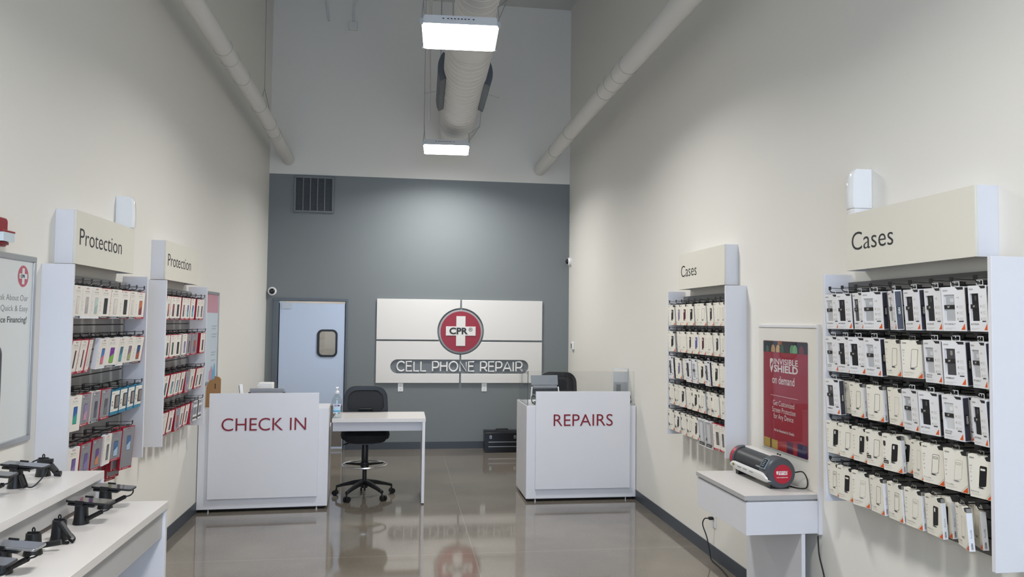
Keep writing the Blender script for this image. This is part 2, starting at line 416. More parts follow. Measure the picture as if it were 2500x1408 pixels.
# ---------------------------------------------------------------- LED high-bay lamps
M_led = bpy.data.materials.new('led_diffuser'); M_led.use_nodes = True
p = M_led.node_tree.nodes['Principled BSDF']; p.inputs['Emission Color'].default_value = (0.97, 0.985, 1, 1); p.inputs['Emission Strength'].default_value = 10.0
p.inputs['Base Color'].default_value = (.9, .9, .9, 1)
M_hous = mat('lamp_housing', '#d9dbdc', 0.45)
def highbay(x, y, rz, label, ro=.08):
    l = tag(empty('highbay_lamp', (x, y, 4.05), rz), label, 'ceiling lamp', 'LED high-bay lamps')
    b = MB(); w, d = .292, .26
    b.add([(-w, -d, 0), (w, -d, 0), (w, d, 0), (-w, d, 0), (-w + .02, -d + .03, .075), (w - .02, -d + .03, .075), (w - .02, d - .03, .075), (-w + .02, d - .03, .075)],
          [(4, 5, 6, 7), (0, 1, 5, 4), (1, 2, 6, 5), (2, 3, 7, 6), (3, 0, 4, 7), (0, 3, 2, 1)], M_hous)
    for i in range(9):
        xx = -.12 + i * .026 + (0 if 0 < i < 8 else (-.01 if i == 0 else .01))
        for yy in (-d + .0195, d - .0195):
            b.box(xx - .007, xx + .007, yy - .004, yy + .004, .043, .05, M_dk)
    b.build('housing', l)
    b = MB(); pts = rrect(2 * w - .006, 2 * d - .006, .035, 6)
    b.prism([(u, -v) for u, v in pts], (0, 0, -.001), X3, -Y3, .012, M_led)
    b.build('diffuser', l)
    a = bpy.data.lights.new('led_light', 'AREA'); a.shape = 'RECTANGLE'; a.size = 2 * w - .02; a.size_y = 2 * d - .02
    a.energy = LAMP_W; a.spread = radians(LAMP_SPREAD); a.color = (1.0, .985, .965)
    ao = bpy.data.objects.new('led_light', a); COL.objects.link(ao); ao.parent = l; ao.location = (0, 0, -.016)
    for sx in (-1, 1):
        for sy in (-1, 1):
            b = MB(); b.box(sx * w - .012, sx * w + .012, sy * d - .012, sy * d + .012, -.01, .03, M_alu)
            b.tube([(sx * w, sy * d, .03), (sx * (w - .01), sy * (d - .02), .16)], .004, M_alu, 6)
            b.build('clip', l)
        o1, o2 = (ro, ro + .03) if sx > 0 else (.0, .0)
        MB().tube([(sx * (w - .01), -d + .02, .15), (sx * (w + o1), 0, .32), (sx * (w + o2), 0, .8), (sx * (w + o2), 0, ZC - 4.05)], .0035, M_alu, 6).tube([(sx * (w - .01), d - .02, .15), (sx * (w + o1), 0, .32)], .0035, M_alu, 6).build('hanger_cable', l)
highbay(.412, 5.953, -radians(3.2), 'nearer glowing white LED panel lamp hanging under the big duct')
highbay(.533, 9.94, -radians(3.2), 'farther glowing white LED panel lamp hanging in front of the back wall', .14)
highbay(.29, 1.97, -radians(3.2), 'glowing white LED panel lamp hanging above the shop entrance side')  # out of view, added to continue the lamp row and even the lighting
highbay(.17, -2.3, -radians(3.2), 'glowing white LED panel lamp hanging beside the shop window')  # also an added unseen lamp, set back to light the near racks less

# ---------------------------------------------------------------- ducts
def ringed(path, r, m, parent, name, step=.12):
    b = MB(); b.tube(path, r, m, 28)
    return b.build(name, parent)
def seams(path, r, m, parent, at, mk):
    for t, wd in at:
        i = max(1, min(len(path) - 1, int(t * (len(path) - 1)))); a, c = Vector(path[i - 1]), Vector(path[i]); d = (c - a).normalized()
        MB().tube([a - d * wd, a + d * wd], r, m, 28).build(mk, parent)
M_seam = mat('duct_joint', '#a9a8a4', 0.6)
d = tag(empty('supply_duct', (0, 0, 0)), 'large round white spiral duct under the ceiling centre behind the LED lamps', 'duct')
def spiral(b, p0, p1, r, pitch, m):
    a, c = Vector(p0), Vector(p1); L = (c - a).length; dr = (c - a) / L; n = int(L / pitch)
    pts, rs = [], []
    for i in range(n):
        for t, k in ((0, 1.0), (.86, 1.0), (.9, 1.018), (.96, 1.018)):
            pts.append(a + dr * (i + t) * pitch); rs.append(r * k)
    pts.append(c); rs.append(r); b.tube(pts, rs, m, 36)
def dx(y): return .58 + (y - 6.3) * .0275
b = MB(); spiral(b, (dx(YF), YF + .01, 4.52), (dx(7.0), 7.0, 4.52), .182, .13, M_duct); b.build('narrow_run', d)
b = MB(); b.tube([(dx(7.0), 7.0, 4.52), (dx(7.25), 7.25, 4.51)], [.184, .232], M_duct, 36); b.build('reducer', d)
b = MB(); spiral(b, (dx(7.25), 7.25, 4.51), (dx(10.4), 10.4, 4.51), .232, .13, M_duct); b.build('wide_run', d)
b = MB(); b.tube([(dx(10.4), 10.4, 4.51), (dx(10.48), 10.48, 4.51)], [.24, .24], M_duct, 36)
b.tube([(dx(10.48), 10.48, 4.51), (dx(10.7), 10.7, 4.51), (dx(11.06), 11.06, 4.51)], [.224, .215, .215], M_duct, 36); b.build('end_collar', d)
M_reg = mat('register_grey', '#5a5f64', 0.45, metal=.3)
for sx, y0, y1 in ((-1, 8.1, 9.3), (1, 8.2, 9.25)):
    b = MB(); n = 12
    for j in range(n):                      # curved saddle hugging the duct side
        a0, a1 = [pi / 2 + sx * -0 + (-.62 + 1.1 * q / n) for q in (j, j + 1)]
        for (ra, rb) in ((.236, .30),):
            vs = []
            for a in (a0, a1):
                for r in (ra, rb):
                    for y in (y0, y1):
                        vs.append((dx(y) + sx * r * sin(a), y, 4.51 + r * cos(a)))
            b.add(vs, [(0, 1, 3, 2), (4, 6, 7, 5), (2, 3, 7, 6), (0, 4, 5, 1), (0, 2, 6, 4), (1, 5, 7, 3)], M_reg)
    b.build('side_register', d)
    ym = (y0 + y1) / 2 + .1
    MB().tube([(dx(ym) + sx * .29, ym, 4.47), (dx(ym) + sx * .44, ym + .02, 4.44)], .004, M_alu, 6).build('damper_rod', d)
for y in (6.7, 9.75):
    for sx in (-1, 1):
        MB().tube([(dx(y) + sx * (.19 if y < 7 else .24), y, 4.52), (dx(y) + sx * (.19 if y < 7 else .24), y, ZC)], .006, M_alu, 6).build('hanger_strap', d)

def pipe(name, path, r, label, joints):
    d = tag(empty(name, (0, 0, 0)), label, 'duct')
    P = bez(path, 12); MB().tube(P, r, M_duct, 24).build('run', d)
    for t in joints:
        i = int(t * (len(P) - 1)); a = P[i]; q = (P[min(i + 1, len(P) - 1)] - P[max(i - 1, 0)]).normalized()
        MB().tube([a - q * .012, a + q * .012], r * 1.045, M_duct, 24).build('joint_band', d)
        MB().tube([a - q * .014, a - q * .012], r * 1.047, M_seam, 24).build('joint_seam', d)
    return d
pl_ = pipe('side_duct', [(-1.575, YF + .02, 4.175), (-1.575, 2.0, 4.175), (-1.578, 6.0, 4.175), (-1.582, 8.9, 4.125), (-1.60, 9.6, 4.11), (-1.615, 10.4, 4.085), (-1.62, YB - .005, 4.06)], .08,
     'slim white round duct running high along the left wall', (.385, .40, .43, .485, .56, .69, .72))
MB().tube([(-1.6, 8.9, ZC), (-1.585, 8.9, 4.42), (-1.515, 8.9, 4.13), (-1.585, 8.9, 4.055), (-1.655, 8.9, 4.13), (-1.585, 8.9, 4.42)], .0045, M_alu, 6).build('hanger_cable', pl_)
pipe('side_duct', [(1.96, YF + .02, 4.12), (1.96, 2.0, 4.12), (1.965, 6.0, 4.125), (1.97, 9.0, 4.11), (1.97, YB - .005, 4.06)], .087,
     'slim white round duct running high along the right wall', (.55, .575, .595, .61, .76, .86))
tag(MB().tube(bez([(.25, 4.0, 5.3), (.25, 6.5, 5.3), (.26, 8.7, 5.25), (.30, 9.8, 4.9), (.305, 9.9, 4.4)], 8), .014, M_duct).build('conduit'), 'thin white conduit hanging left of the big duct', 'conduit')

# ---------------------------------------------------------------- white wall sign with the round emblem
sg = tag(empty('wall_sign', (0, YB, 0)), 'large white four-panel CELL PHONE REPAIR sign with red cross emblem on grey wall', 'sign')
x0, x1, zb, zt = -.354, 2.027, .934, 2.125; xs, zs, g = .839, 1.537, .012; cz, Rr = 1.67, .335; pt, pb = 1.266, 1.068; pl0, pl1 = -.151, 1.829; pr = (pt - pb) / 2; pm = (pt + pb) / 2
def arc(cx, cy, r, a0, a1, n=20): return [(cx + r * cos(a0 + (a1 - a0) * i / n), cy + r * sin(a0 + (a1 - a0) * i / n)) for i in range(n + 1)]
aT = math.acos(g / Rr); aS = math.asin((zs + g - cz) / Rr); aS2 = math.asin((zs - g - cz) / Rr)
def mir(P): return [(2 * xs - u, v) for u, v in reversed(P)]
TR = [(xs + Rr * cos(aS), zs + g), (x1, zs + g), (x1, zt), (xs + g, zt)] + arc(xs, cz, Rr, aT, aS)[:-1]
TL = [(x0, zs + g)] + [(2 * xs - u, v) for u, v in reversed(arc(xs, cz, Rr, aT, aS))] + [(xs - g, zt), (x0, zt)]
BR = [(xs + g, zb), (x1, zb), (x1, zs - g)] + arc(xs, cz, Rr, aS2, -aT) + [(xs + g, pt)] + arc(pl1 - pr, pm, pr, pi / 2, -pi / 2) + [(xs + g, pb)]
BL = [(x0, zb), (xs - g, zb), (xs - g, pb)] + arc(pl0 + pr, pm, pr, -pi / 2, -3 * pi / 2) + [(xs - g, pt)] + [(2 * xs - u, v) for u, v in reversed(arc(xs, cz, Rr, aS2, -aT))] + [(x0, zs - g)]
M_sign = mat('sign_white', '#e4e1dc', 0.42)
for P in (TL, TR, BL, BR): MB().prism(P, (0, -.006, 0), X3, Z3, .022, M_sign).build('sign_panel', sg, bevel=.003)
em = MB().prism(circ(.313, 56, xs, cz), (0, -.004, 0), X3, Z3, .018, mat('emblem_rim', '#a3a3a3', .4)).build('emblem', sg, bevel=.003)
MB().prism(circ(.289, 56, xs, cz), (0, -.0225, 0), X3, Z3, .008, M_cpr).build('red_disc', em)
a_, c_ = .0655, .213
MB().prism([(xs + u, cz + .008 + v) for u, v in [(-a_, -c_), (a_, -c_), (a_, -a_), (c_, -a_), (c_, a_), (a_, a_), (a_, c_), (-a_, c_), (-a_, a_), (-c_, a_), (-c_, -a_), (-a_, -a_)]], (0, -.031, 0), X3, Z3, .008, M_sign).build('cross', em)
MB().text('CPR', (xs - .163, -.0395, 1.636), X3, Z3, .086, M_dk, 'l', .032, .263, .003, 4).build('lettering', em)
MB().text('\u00ae', (xs + .112, -.0395, 1.672), X3, Z3, .052, M_dk, 'l', .01, .058, 0, 3).build('registered_mark', em)
# raised round-stroke letters CELL PHONE REPAIR
GL = {'C': (.92, [[(.88, .82), (.76, .94), (.55, 1), (.34, .95), (.16, .8), (.08, .5), (.16, .2), (.34, .05), (.55, 0), (.76, .06), (.88, .18)]]),
 'E': (.72, [[(.68, 1), (.08, 1), (.08, 0), (.7, 0)], [(.08, .52), (.62, .52)]]), 'L': (.66, [[(.08, 1), (.08, 0), (.64, 0)]]),
 'P': (.78, [[(.08, 0), (.08, 1), (.45, 1), (.62, .96), (.72, .84), (.74, .68), (.7, .5), (.6, .4), (.45, .36), (.08, .36)]]),
 'H': (.86, [[(.08, 1), (.08, 0)], [(.78, 1), (.78, 0)], [(.08, .52), (.78, .52)]]),
 'O': (1.08, [[(.54 + .46 * cos(2 * pi * i / 24), .5 + .5 * sin(2 * pi * i / 24)) for i in range(25)]]),
 'N': (.86, [[(.08, 0), (.08, 1), (.78, 0), (.78, 1)]]),
 'R': (.8, [[(.08, 0), (.08, 1), (.45, 1), (.62, .96), (.72, .84), (.74, .68), (.7, .5), (.6, .4), (.45, .36), (.08, .36)], [(.46, .36), (.76, 0)]]),
 'A': (.92, [[(.02, 0), (.46, 1), (.9, 0)], [(.16, .3), (.76, .3)]]), 'I': (.26, [[(.13, 1), (.13, 0)]]), ' ': (.42, [])}
txt = 'CELL PHONE REPAIR'; tot = sum(GL[c][0] + .1 for c in txt) - .1
pq = MB().prism([(pl0 + .002, pb + .002)] and rrect(pl1 - pl0 - .006, pt - pb - .006, pr - .004, 10, (pl0 + pl1) / 2, pm), (0, -.003, 0), X3, Z3, .002, M_grtxt).build('plaque', sg)
kx = (1.743 + .069) / tot; cx = -.069
for c in txt:
    wch, st = GL[c]
    if st:
        b = MB()
        for q in st: b.tube([(cx + u * kx, -.02, 1.102 + v * .134) for u, v in q], .0112, M_paper, 8)
        b.build('letter', pq)
    cx += (wch + .1) * kx
def outlet(x, y, z, rz, label):
    o = tag(empty('wall_outlet', (x, y, z), rz), label, 'outlet', 'white duplex wall outlets')
    MB().prism(rrect(.074, .118, .005, 3), (0, -.001, 0), X3, Z3, .005, M_white).build('cover_plate', o, bevel=.001)
    for zz in (-.027, .027):
        b = MB(); b.prism(rrect(.034, .03, .01, 4, 0, zz), (0, -.0065, 0), X3, Z3, .002, M_paper)
        for xx in (-.007, .007): b.rect(xx - .0015, xx + .0015, zz - .002, zz + .008, (0, -.0087, 0), X3, Z3, M_dk)
        b.flat(circ(.003, 8, 0, zz - .009), (0, -.0087, 0), X3, Z3, M_dk)
        b.build('socket', o)
outlet(-.003, YB, .872, 0, 'white wall outlet under the left half of the white sign')
outlet(1.191, YB, .872, 0, 'white wall outlet under the right half of the white sign')

# ---------------------------------------------------------------- display racks
RACKS = {'NR': (XR, 3.295, -pi / 2), 'FR': (XR, 5.775, -pi / 2), 'NL': (XL, 4.93, pi / 2), 'FL': (XL, 6.546, pi / 2)}
_hook = {}
def hook_mesh():
    b = MB()
    b.box(-.016, .016, -.024, -.019, -.012, .02, M_wire)
    b.tube([(0, -.02, .0), (0, -.15, .0), (0, -.166, .003), (0, -.174, .014)], .0026, M_wire, 6)
    b.tube([(0, -.02, .02), (0, -.172, .024)], .0016, M_wire, 5)
    b.box(-.011, .011, -.1735, -.171, .014, .032, M_wire)
    return b.mesh('peg_hook')
HOOK = None
def make_rack(key, word, where, hooks):
    global HOOK
    x, yc, rz = RACKS[key]
    r = tag(empty('display_rack', (x, yc, 0), rz), where, 'display rack', 'wall display racks')
    z0, z1, w, d = .875, 2.093, .605, .158
    for sx in (-1, 1):
        MB().box(sx * w - (.02 if sx > 0 else 0), sx * w + (.02 if sx < 0 else 0), -d, 0, z0, z1, M_lam).build('side_panel', r, bevel=.0012)
    b = MB(); b.box(-w + .021, w - .021, -.010, -.001, z0 + .005, 2.05, M_groove)
    p = .0743; z = z0 + .005
    while z < 2.04:
        top = min(z + p - .007, 2.05)
        if z > 1.99: top = 2.05
        b.box(-w + .021, w - .021, -.02, -.0101, z, top, M_slat if key[1] == 'R' else M_slatl); z += p
        if top == 2.05: break
    b.build('slatwall_panel', r, smooth=False)
    h = MB(); hw, zz0, zz1, hd = .4625, 2.104, 2.401, .106
    h.box(-hw, hw, -hd, -hd + .012, zz0, zz1, M_hdr)
    h.box(-hw, -hw + .012, -hd + .0122, 0, zz0, zz1, M_lam); h.box(hw - .012, hw, -hd + .0122, 0, zz0, zz1, M_lam)
    h.box(-hw + .0122, hw - .0122, -hd + .0122, 0, zz1 - .012, zz1, M_lam)
    hs = h.build('header_sign', r, bevel=.0012)
    if word == 'Cases': MB().text('Cases', (-.412, -hd - .0006, 2.207), X3, Z3, .093, M_dk, 'l', -.006, .342, .0004, 4).build('lettering', hs)
    else: MB().text('Protection', (-.41, -hd - .0006, 2.213), X3, Z3, .092, M_dk, 'l', -.006, .64, .0004, 4).build('lettering', hs)
    if HOOK is None: HOOK = hook_mesh()
    for u, z in hooks:
        o = bpy.data.objects.new('peg_hook', HOOK); COL.objects.link(o); o.parent = r; o.location = (u, 0, z)
    return r

# ---------------------------------------------------------------- packages (origin: top centre of the front face, front towards -y)
C_cart = mat('carton_cream', '#ebe6d8', 0.5); C_win = mat('carton_white', '#e4e3e3', 0.5); C_side = mat('carton_side_white', '#eaebee', 0.45)
C_slv = mat('sleeve_slate', '#3b3a44', 0.45); C_or = mat('print_orange', '#dd5b1f', 0.5); C_gr = mat('print_grey', '#8f8c86', 0.55); C_lgr = mat('print_light_grey', '#b9b5ab', .55)
C_blk = mat('case_black', '#1a1a1c', 0.4); C_band = mat('band_black', '#232324', 0.4); C_line = mat('case_outline', '#4b4842', 0.5); C_faint = mat('case_outline_faint', '#aaa69c', 0.5)
C_clr = mat('clear_case', '#b4b5b6', 0.15, coat=.5); C_clr2 = mat('clear_case_pale', '#cfd0d1', 0.12, coat=.5)
C_pur = mat('case_lilac', '#7b7194', 0.5); C_vio = mat('case_violet', '#5a549c', 0.5); C_mar = mat('case_maroon', '#571328', 0.5); C_brn = mat('case_brown', '#3d3231', .5); C_dgy = mat('case_dark_grey', '#48474a', .5)
C_red = mat('pack_red', '#ab1630', 0.4); C_dred = mat('pack_dark_red', '#6b0f1c', 0.4); C_wht = mat('pack_white', '#e8e3d9', 0.45); C_sil = mat('pack_silver', '#9c9ca2', 0.3, metal=.35); C_navy = mat('pack_navy', '#2a4258', .45)
C_teal = mat('pack_teal', '#157a9c', .4); C_zred = mat('print_red', '#a8414d', .5); C_tan = mat('pack_tan', '#877d74', .4)
PH = {'blue': ('#2d5f9e', '#57a7c4'), 'mint': ('#b9cfc7', '#9fb9b4'), 'black': ('#1c1d22', '#2a2c33'), 'none': ('#ddd7cf', '#d5cec6'), 'clear': ('#b9b0ab', '#a9a4a6'), 'orange': ('#c06a42', '#7c2f3f'),
      'maroon': ('#5c1a33', '#3d1222'), 'pinkblue': ('#4477c0', '#d8728f'), 'rainbow': ('#7a3596', '#7bb04e'), 'teal': ('#3d7389', '#5fa0a5'), 'multi': ('#8a7584', '#a8a878'), 'flame': ('#35507c', '#a85645'),
      'aqua': ('#2c63a8', '#3aa38c'), 'pink': ('#8f7fa9', '#c98fa9'), 'dark': ('#3b3946', '#57525f'), 'purple': ('#6f5c9c', '#8f79b3'), 'sunset': ('#6a4a8e', '#d08a5a'), 'grey': ('#55585a', '#6e7173'), 'ice': ('#4d6f9c', '#a9c1d6'),
      'green': ('#24483c', '#1b3a31'), 'wine': ('#8b3847', '#4a2631'), 'ring': ('#6a6a66', '#77736a'), 'coral': ('#b0503f', '#7c5b6b')}
def pm_(k, i): return mat('screen_%s_%d' % (k, i), PH[k][i], 0.3)
E_ = .0004
def lines(b, u, v, w, n, m, dv=.0055, h=.0014):
    for i in range(n): b.rect(u, u + w * (1 if i % 2 == 0 else .72), v - i * dv, v - i * dv + h, (0, -E_, 0), X3, Z3, m)
def skew(P, cu, cv, sl): return [(u + (v - cv) * sl, v) for u, v in P]
def hang_tab(b, m, w=.034, h=.022, n=2, up=0.0):
    """flat tab with n punched windows standing on the top edge"""
    t = .003
    for z in (0, h - t): b.box(-w / 2, w / 2, .009, .0105, z + up, z + t + up, m)
    for i in range(n + 1):
        u = -w / 2 + (w - t) * i / n
        b.box(u, u + t, .009, .0105, t + up, h - t + up, m)
def pack_cream(col, outline=None, name='Piccadilly', num='13.4', cam_='tall', badge=False, side=True):
    """slim carton with a slanted picture of a phone case"""
    W, H, D = .056, .17, .022
    b = MB()
    out = [(-W, -H), (W, -H), (W, -.018), (.034, -.018), (.022, 0), (-W, 0)]
    b.prism(out, (0, D, 0), X3, Z3, D, C_cart)
    b.box(W - .0005, W + .0003, .0006, D - .0006, -H + .0006, -.019, C_side)
    O = (0, -E_, 0)
    b.text('GEAR4', (-W + .006, -E_, -.016), X3, Z3, .0062, C_dk2, 'l', .02, .024, 0, 1)
    b.text(num, (-W + .006, -E_, -.048), X3, Z3, .0052, C_dk2, 'l', .02, None, 0, 1)
    lines(b, -W + .006, -.056, .012, 2, C_lgr)
    for i in range(3):
        b.rect(-W + .009, -W + .0105, -.075 - i * .018, -.0685 - i * .018, O, X3, Z3, C_gr); b.rect(-W + .0065, -W + .013, -.0725 - i * .018, -.071 - i * .018, O, X3, Z3, C_gr)
    P = skew(rrect(.036, .085, .006, 4, .014, -.082), .014, -.082, .14)
    P = [(u, v + (.006 if v < -.12 else 0) * (u - .0)/.03) for u, v in P]
    if outline is None: b.flat(P, O, X3, Z3, col)
    else:
        n = len(P); t = .0016 if outline is C_line else .0011
        cu = sum(p[0] for p in P) / n; cv = sum(p[1] for p in P) / n
        Q = [(cu + (u - cu) * (1 - t / .018), cv + (v - cv) * (1 - t / .042)) for u, v in P]
        vs = [(u, -E_, v) for u, v in P] + [(u, -E_, v) for u, v in Q]
        b.add(vs, [(i, (i + 1) % n, n + (i + 1) % n, n + i) for i in range(n)], outline)
    ch = C_cart if outline is None else outline
    if cam_ == 'tall': b.flat(skew(rrect(.009, .017, .003, 3, .008, -.056), .014, -.082, .14), (0, -2 * E_, 0), X3, Z3, ch if outline is None else C_cart)
    if cam_ == 'wide' and outline is None: b.flat(skew(rrect(.024, .008, .003, 3, .012, -.054), .014, -.082, .14), (0, -2 * E_, 0), X3, Z3, ch)
    if cam_ == 'wide' and outline is not None:
        P2 = skew(rrect(.024, .009, .003, 3, .012, -.054), .014, -.082, .14); Q2 = skew(rrect(.021, .006, .002, 3, .012, -.054), .014, -.082, .14); n = len(P2)
        b.add([(u, -2 * E_, v) for u, v in P2] + [(u, -2 * E_, v) for u, v in Q2], [(i, (i + 1) % n, n + (i + 1) % n, n + i) for i in range(n)], outline)
    # dark splash under the falling case
    st = [(.002 + (.020 if i % 2 else .009) * cos(2 * pi * i / 18) * 1.0, -.128 + (.005 if i % 2 else .0025) * sin(2 * pi * i / 18)) for i in range(18)]
    b.flat(st, O, X3, Z3, C_dgy if outline is None or outline is C_line else C_gr)
    b.text(name, (-W + .006, -E_, -.149), X3, Z3, .0072, C_gr, 'l', .0, None, 0, 1)
    lines(b, -W + .006, -.156, .05, 2, C_lgr, .004, .001)
    b.flat([(.028, -H + .002), (W - .002, -H + .002), (W - .002, -H + .026)], O, X3, Z3, C_or)
    b.flat([(.018, -H), (.0195, -H), (W, -H + .0335), (W, -H + .035)], O, X3, Z3, C_gr)
    if badge:
        b.flat([(-W + .005, -.052), (-W + .012, -.058), (-W + .019, -.052), (-W + .019, -.032), (-W + .005, -.032)], (0, -2 * E_, 0), X3, Z3, C_brn)
        b.rect(-W + .002, -W + .017, -.119, -.114, (0, -2 * E_, 0), X3, Z3, C_band); b.rect(-W + .002, -W + .031, -.138, -.122, (0, -2 * E_, 0), X3, Z3, C_brn)
        b.text('NOTE', (-W + .007, -3 * E_, -.134), X3, Z3, .005, C_wht, 'l', .02, None, 0, 1)
    if side:
        b.text('GEAR4', (W + .0008, .015, -H + .006), Z3, -Y3, .0075, C_dk2, 'l', .02, .026, 0, 1)
        b.text(name, (W + .0008, .0145, -H + .052), Z3, -Y3, .0065, C_gr, 'l', .0, None, 0, 1)
    t = MB(); t.prism([(.024, -.0175), (W - .001, -.0175), (W - .001, -.001), (.035, -.001), (.0285, -.004)], (0, D - .002, 0), X3, Z3, D - .004, C_band)
    t.box(W - .0009, W - .0002, .002, D - .002, -.017, -.001, C_gr)
    hang_tab(t, C_tabg, .036, .02, 2, -.001)
    return [('carton', b), ('hang_tab', t)]
def pack_window(kind, name='BATTERSEA'):
    """white carton with a window onto the real case, slate sleeve inside"""
    W, H, D = .056, .184, .026
    b = MB(); O = (0, -E_, 0)
    wx0, wx1, wz0, wz1 = -.046, .006, -.142, -.032
    b.box(-W, W, .001, D, -H, 0, C_win)
    for q in ((-W, wx0, -H, 0), (wx1, W, -H, 0), (wx0, wx1, -H, wz0), (wx0, wx1, wz1, 0)): b.box(q[0], q[1], -.006, .0009, q[2], q[3], C_win)
    O = (0, -.006 - E_, 0)
    b.text('GEAR4', (-W + .006, O[1], -.018), X3, Z3, .0068, C_gr, 'l', .02, .026, 0, 1)
    b.text('+5', (.016, O[1], -.05), X3, Z3, .009, C_gr, 'l', .0, None, 0, 1)
    for i in range(3):
        b.rect(.015, .021, -.088 - i * .025, -.079 - i * .025, O, X3, Z3, C_lgr); lines2(b, .026, -.08 - i * .025, .02, 3, C_lgr, O)
    b.rect(.022, .044, -.146, -.141, O, X3, Z3, C_dgy)
    if name:
        ws = name.split(' ')
        for i, q in enumerate(ws): b.text(q, (-W + .008, O[1], -.158 - i * .009 + (.004 if len(ws) > 1 else 0)), X3, Z3, .0066, C_dgy, 'l', .01, None, 0, 1)
    lines2(b, -W + .008, -.172, .05, 2, C_lgr, O)
    b.flat([(.030, -.178), (.049, -.178), (.049, -.152)], O, X3, Z3, C_or)
    b.flat([(.012, -.002), (.05, -.002), (.05, -.013), (.024, -.013)], O, X3, Z3, C_band)
    cm = {'black': C_blk, 'clear': C_clr, 'dark': C_dgy, 'pale': C_clr2}[kind]
    c = MB(); c.prism(rrect(.044, .122, .006, 4, -.016, -.087), (0, .0008, 0), X3, Z3, .0035, cm)
    if kind in ('clear', 'pale'): c.prism(rrect(.018, .016, .003, 3, -.008, -.056), (0, -.0028, 0), X3, Z3, .001, C_clr2 if kind == 'clear' else C_win)
    else: c.prism(rrect(.011, .02, .004, 3, -.014, -.05), (0, -.0028, 0), X3, Z3, .0012, C_dgy if kind == 'black' else C_gr)
    bd = MB(); bd.rect(wx0, wx1, -.092, -.075, (0, -.0052, 0), X3, Z3, C_band); bd.text("16'", (-.03, -.0055, -.0865), X3, Z3, .0072, C_wht, 'l', .03, None, 0, 1)
    s = MB(); s.box(W + .0002, W + .0018, -.003, D - .004, -H + .004, -.006, C_slv)
    s.prism([(-.003, -.115), (.0, -.122), (.012, -.122), (.012, -.072), (.0, -.072), (-.003, -.079)], (W + .0019, 0, 0), Y3, Z3, .0008, C_band)
    s.text('GEAR4', (W + .0032, .014, -.112), Z3, -Y3, .009, C_wht, 'l', .02, .032, 0, 1)
    t = MB(); hang_tab(t, C_tabw, .042, .022, 2)
    w_ = MB(); w_.rect(wx0, wx1, wz0, wz1, (0, -.0057, 0), X3, Z3, M_clear)
    return [('carton', b), ('phone_case', c), ('print_band', bd), ('sleeve', s), ('hang_tab', t)]
def lines2(b, u, v, w, n, m, O, dv=.0045, h=.0012):
    for i in range(n): b.rect(u, u + w * (1 if i % 2 == 0 else .7), v - i * dv, v - i * dv + h, O, X3, Z3, m)
C_dk2 = mat('print_charcoal', '#4a4845', .5); C_tabg = mat('tab_grey', '#82827a', .3); C_tabw = mat('tab_white', '#d9d9d6', .35); C_tabk = M_wire
def pack_prot(front, edge, ph, foot, W=.058, H=.178, D=.016, slim=False, word='Glass Elite', icons=True):
    """glass protector pack: printed card in a coloured case"""
    b = MB(); O = (0, -E_, 0)
    b.box(-W, W, 0, D, -H, 0, edge)
    b.rect(-W + .003, W - .003, -H + .013, -.003, O, X3, Z3, front)
    if foot: b.rect(-W + .003, W - .003, -H + .002, -H + .0125, O, X3, Z3, foot); b.rect(-.03, .03, -H + .006, -H + .0085, (0, -2 * E_, 0), X3, Z3, C_wht)
    O2 = (0, -2 * E_, 0)
    b.text('ZAGG', (0, O2[1], -.016), X3, Z3, .0072, C_zred, 'c', .02, None, 0, 1)
    b.text(word, (0, O2[1], -.033), X3, Z3, .0085, C_gr, 'c', -.005, None, 0, 1)
    b.rect(-.03, .03, -.0415, -.0402, O2, X3, Z3, C_lgr)
    pw, phh = (.017, .098) if slim else (.038, .094)
    cx, cz = .008, -.105
    k0, k1 = pm_(ph, 0), pm_(ph, 1)
    P = rrect(pw, phh, .005, 3, cx, cz); b.flat(P, O2, X3, Z3, C_dk2 if ph not in ('none', 'clear', 'mint') else C_lgr)
    i0, i1, j0, j1 = cx - pw / 2 + .0014, cx + pw / 2 - .0014, cz - phh / 2 + .003, cz + phh / 2 - .003
    O3 = (0, -3 * E_, 0); jm = (j0 + j1) / 2
    b.flat([(i0, jm - .012), (i1, jm + .012), (i1, j1), (i0, j1)], O3, X3, Z3, k0); b.flat([(i0, j0), (i1, j0), (i1, jm + .012), (i0, jm - .012)], O3, X3, Z3, k1)
    if icons:
        for i in range(3): b.flat(circ(.0038, 8, -W + .014, -.085 - i * .021), O2, X3, Z3, C_lgr); b.rect(-W + .0085, -W + .0195, -.094 - i * .021, -.0925 - i * .021, O2, X3, Z3, C_lgr)
    for z in (-.012, -H + .012): b.prism(circ(.0035, 8, D / 2, z), (-W - .0004, 0, 0), -Y3, Z3, .0002, C_wht)
    t = MB(); hang_tab(t, C_tabk, .032, .016, 2)
    return [('pack', b), ('hang_tab', t)]
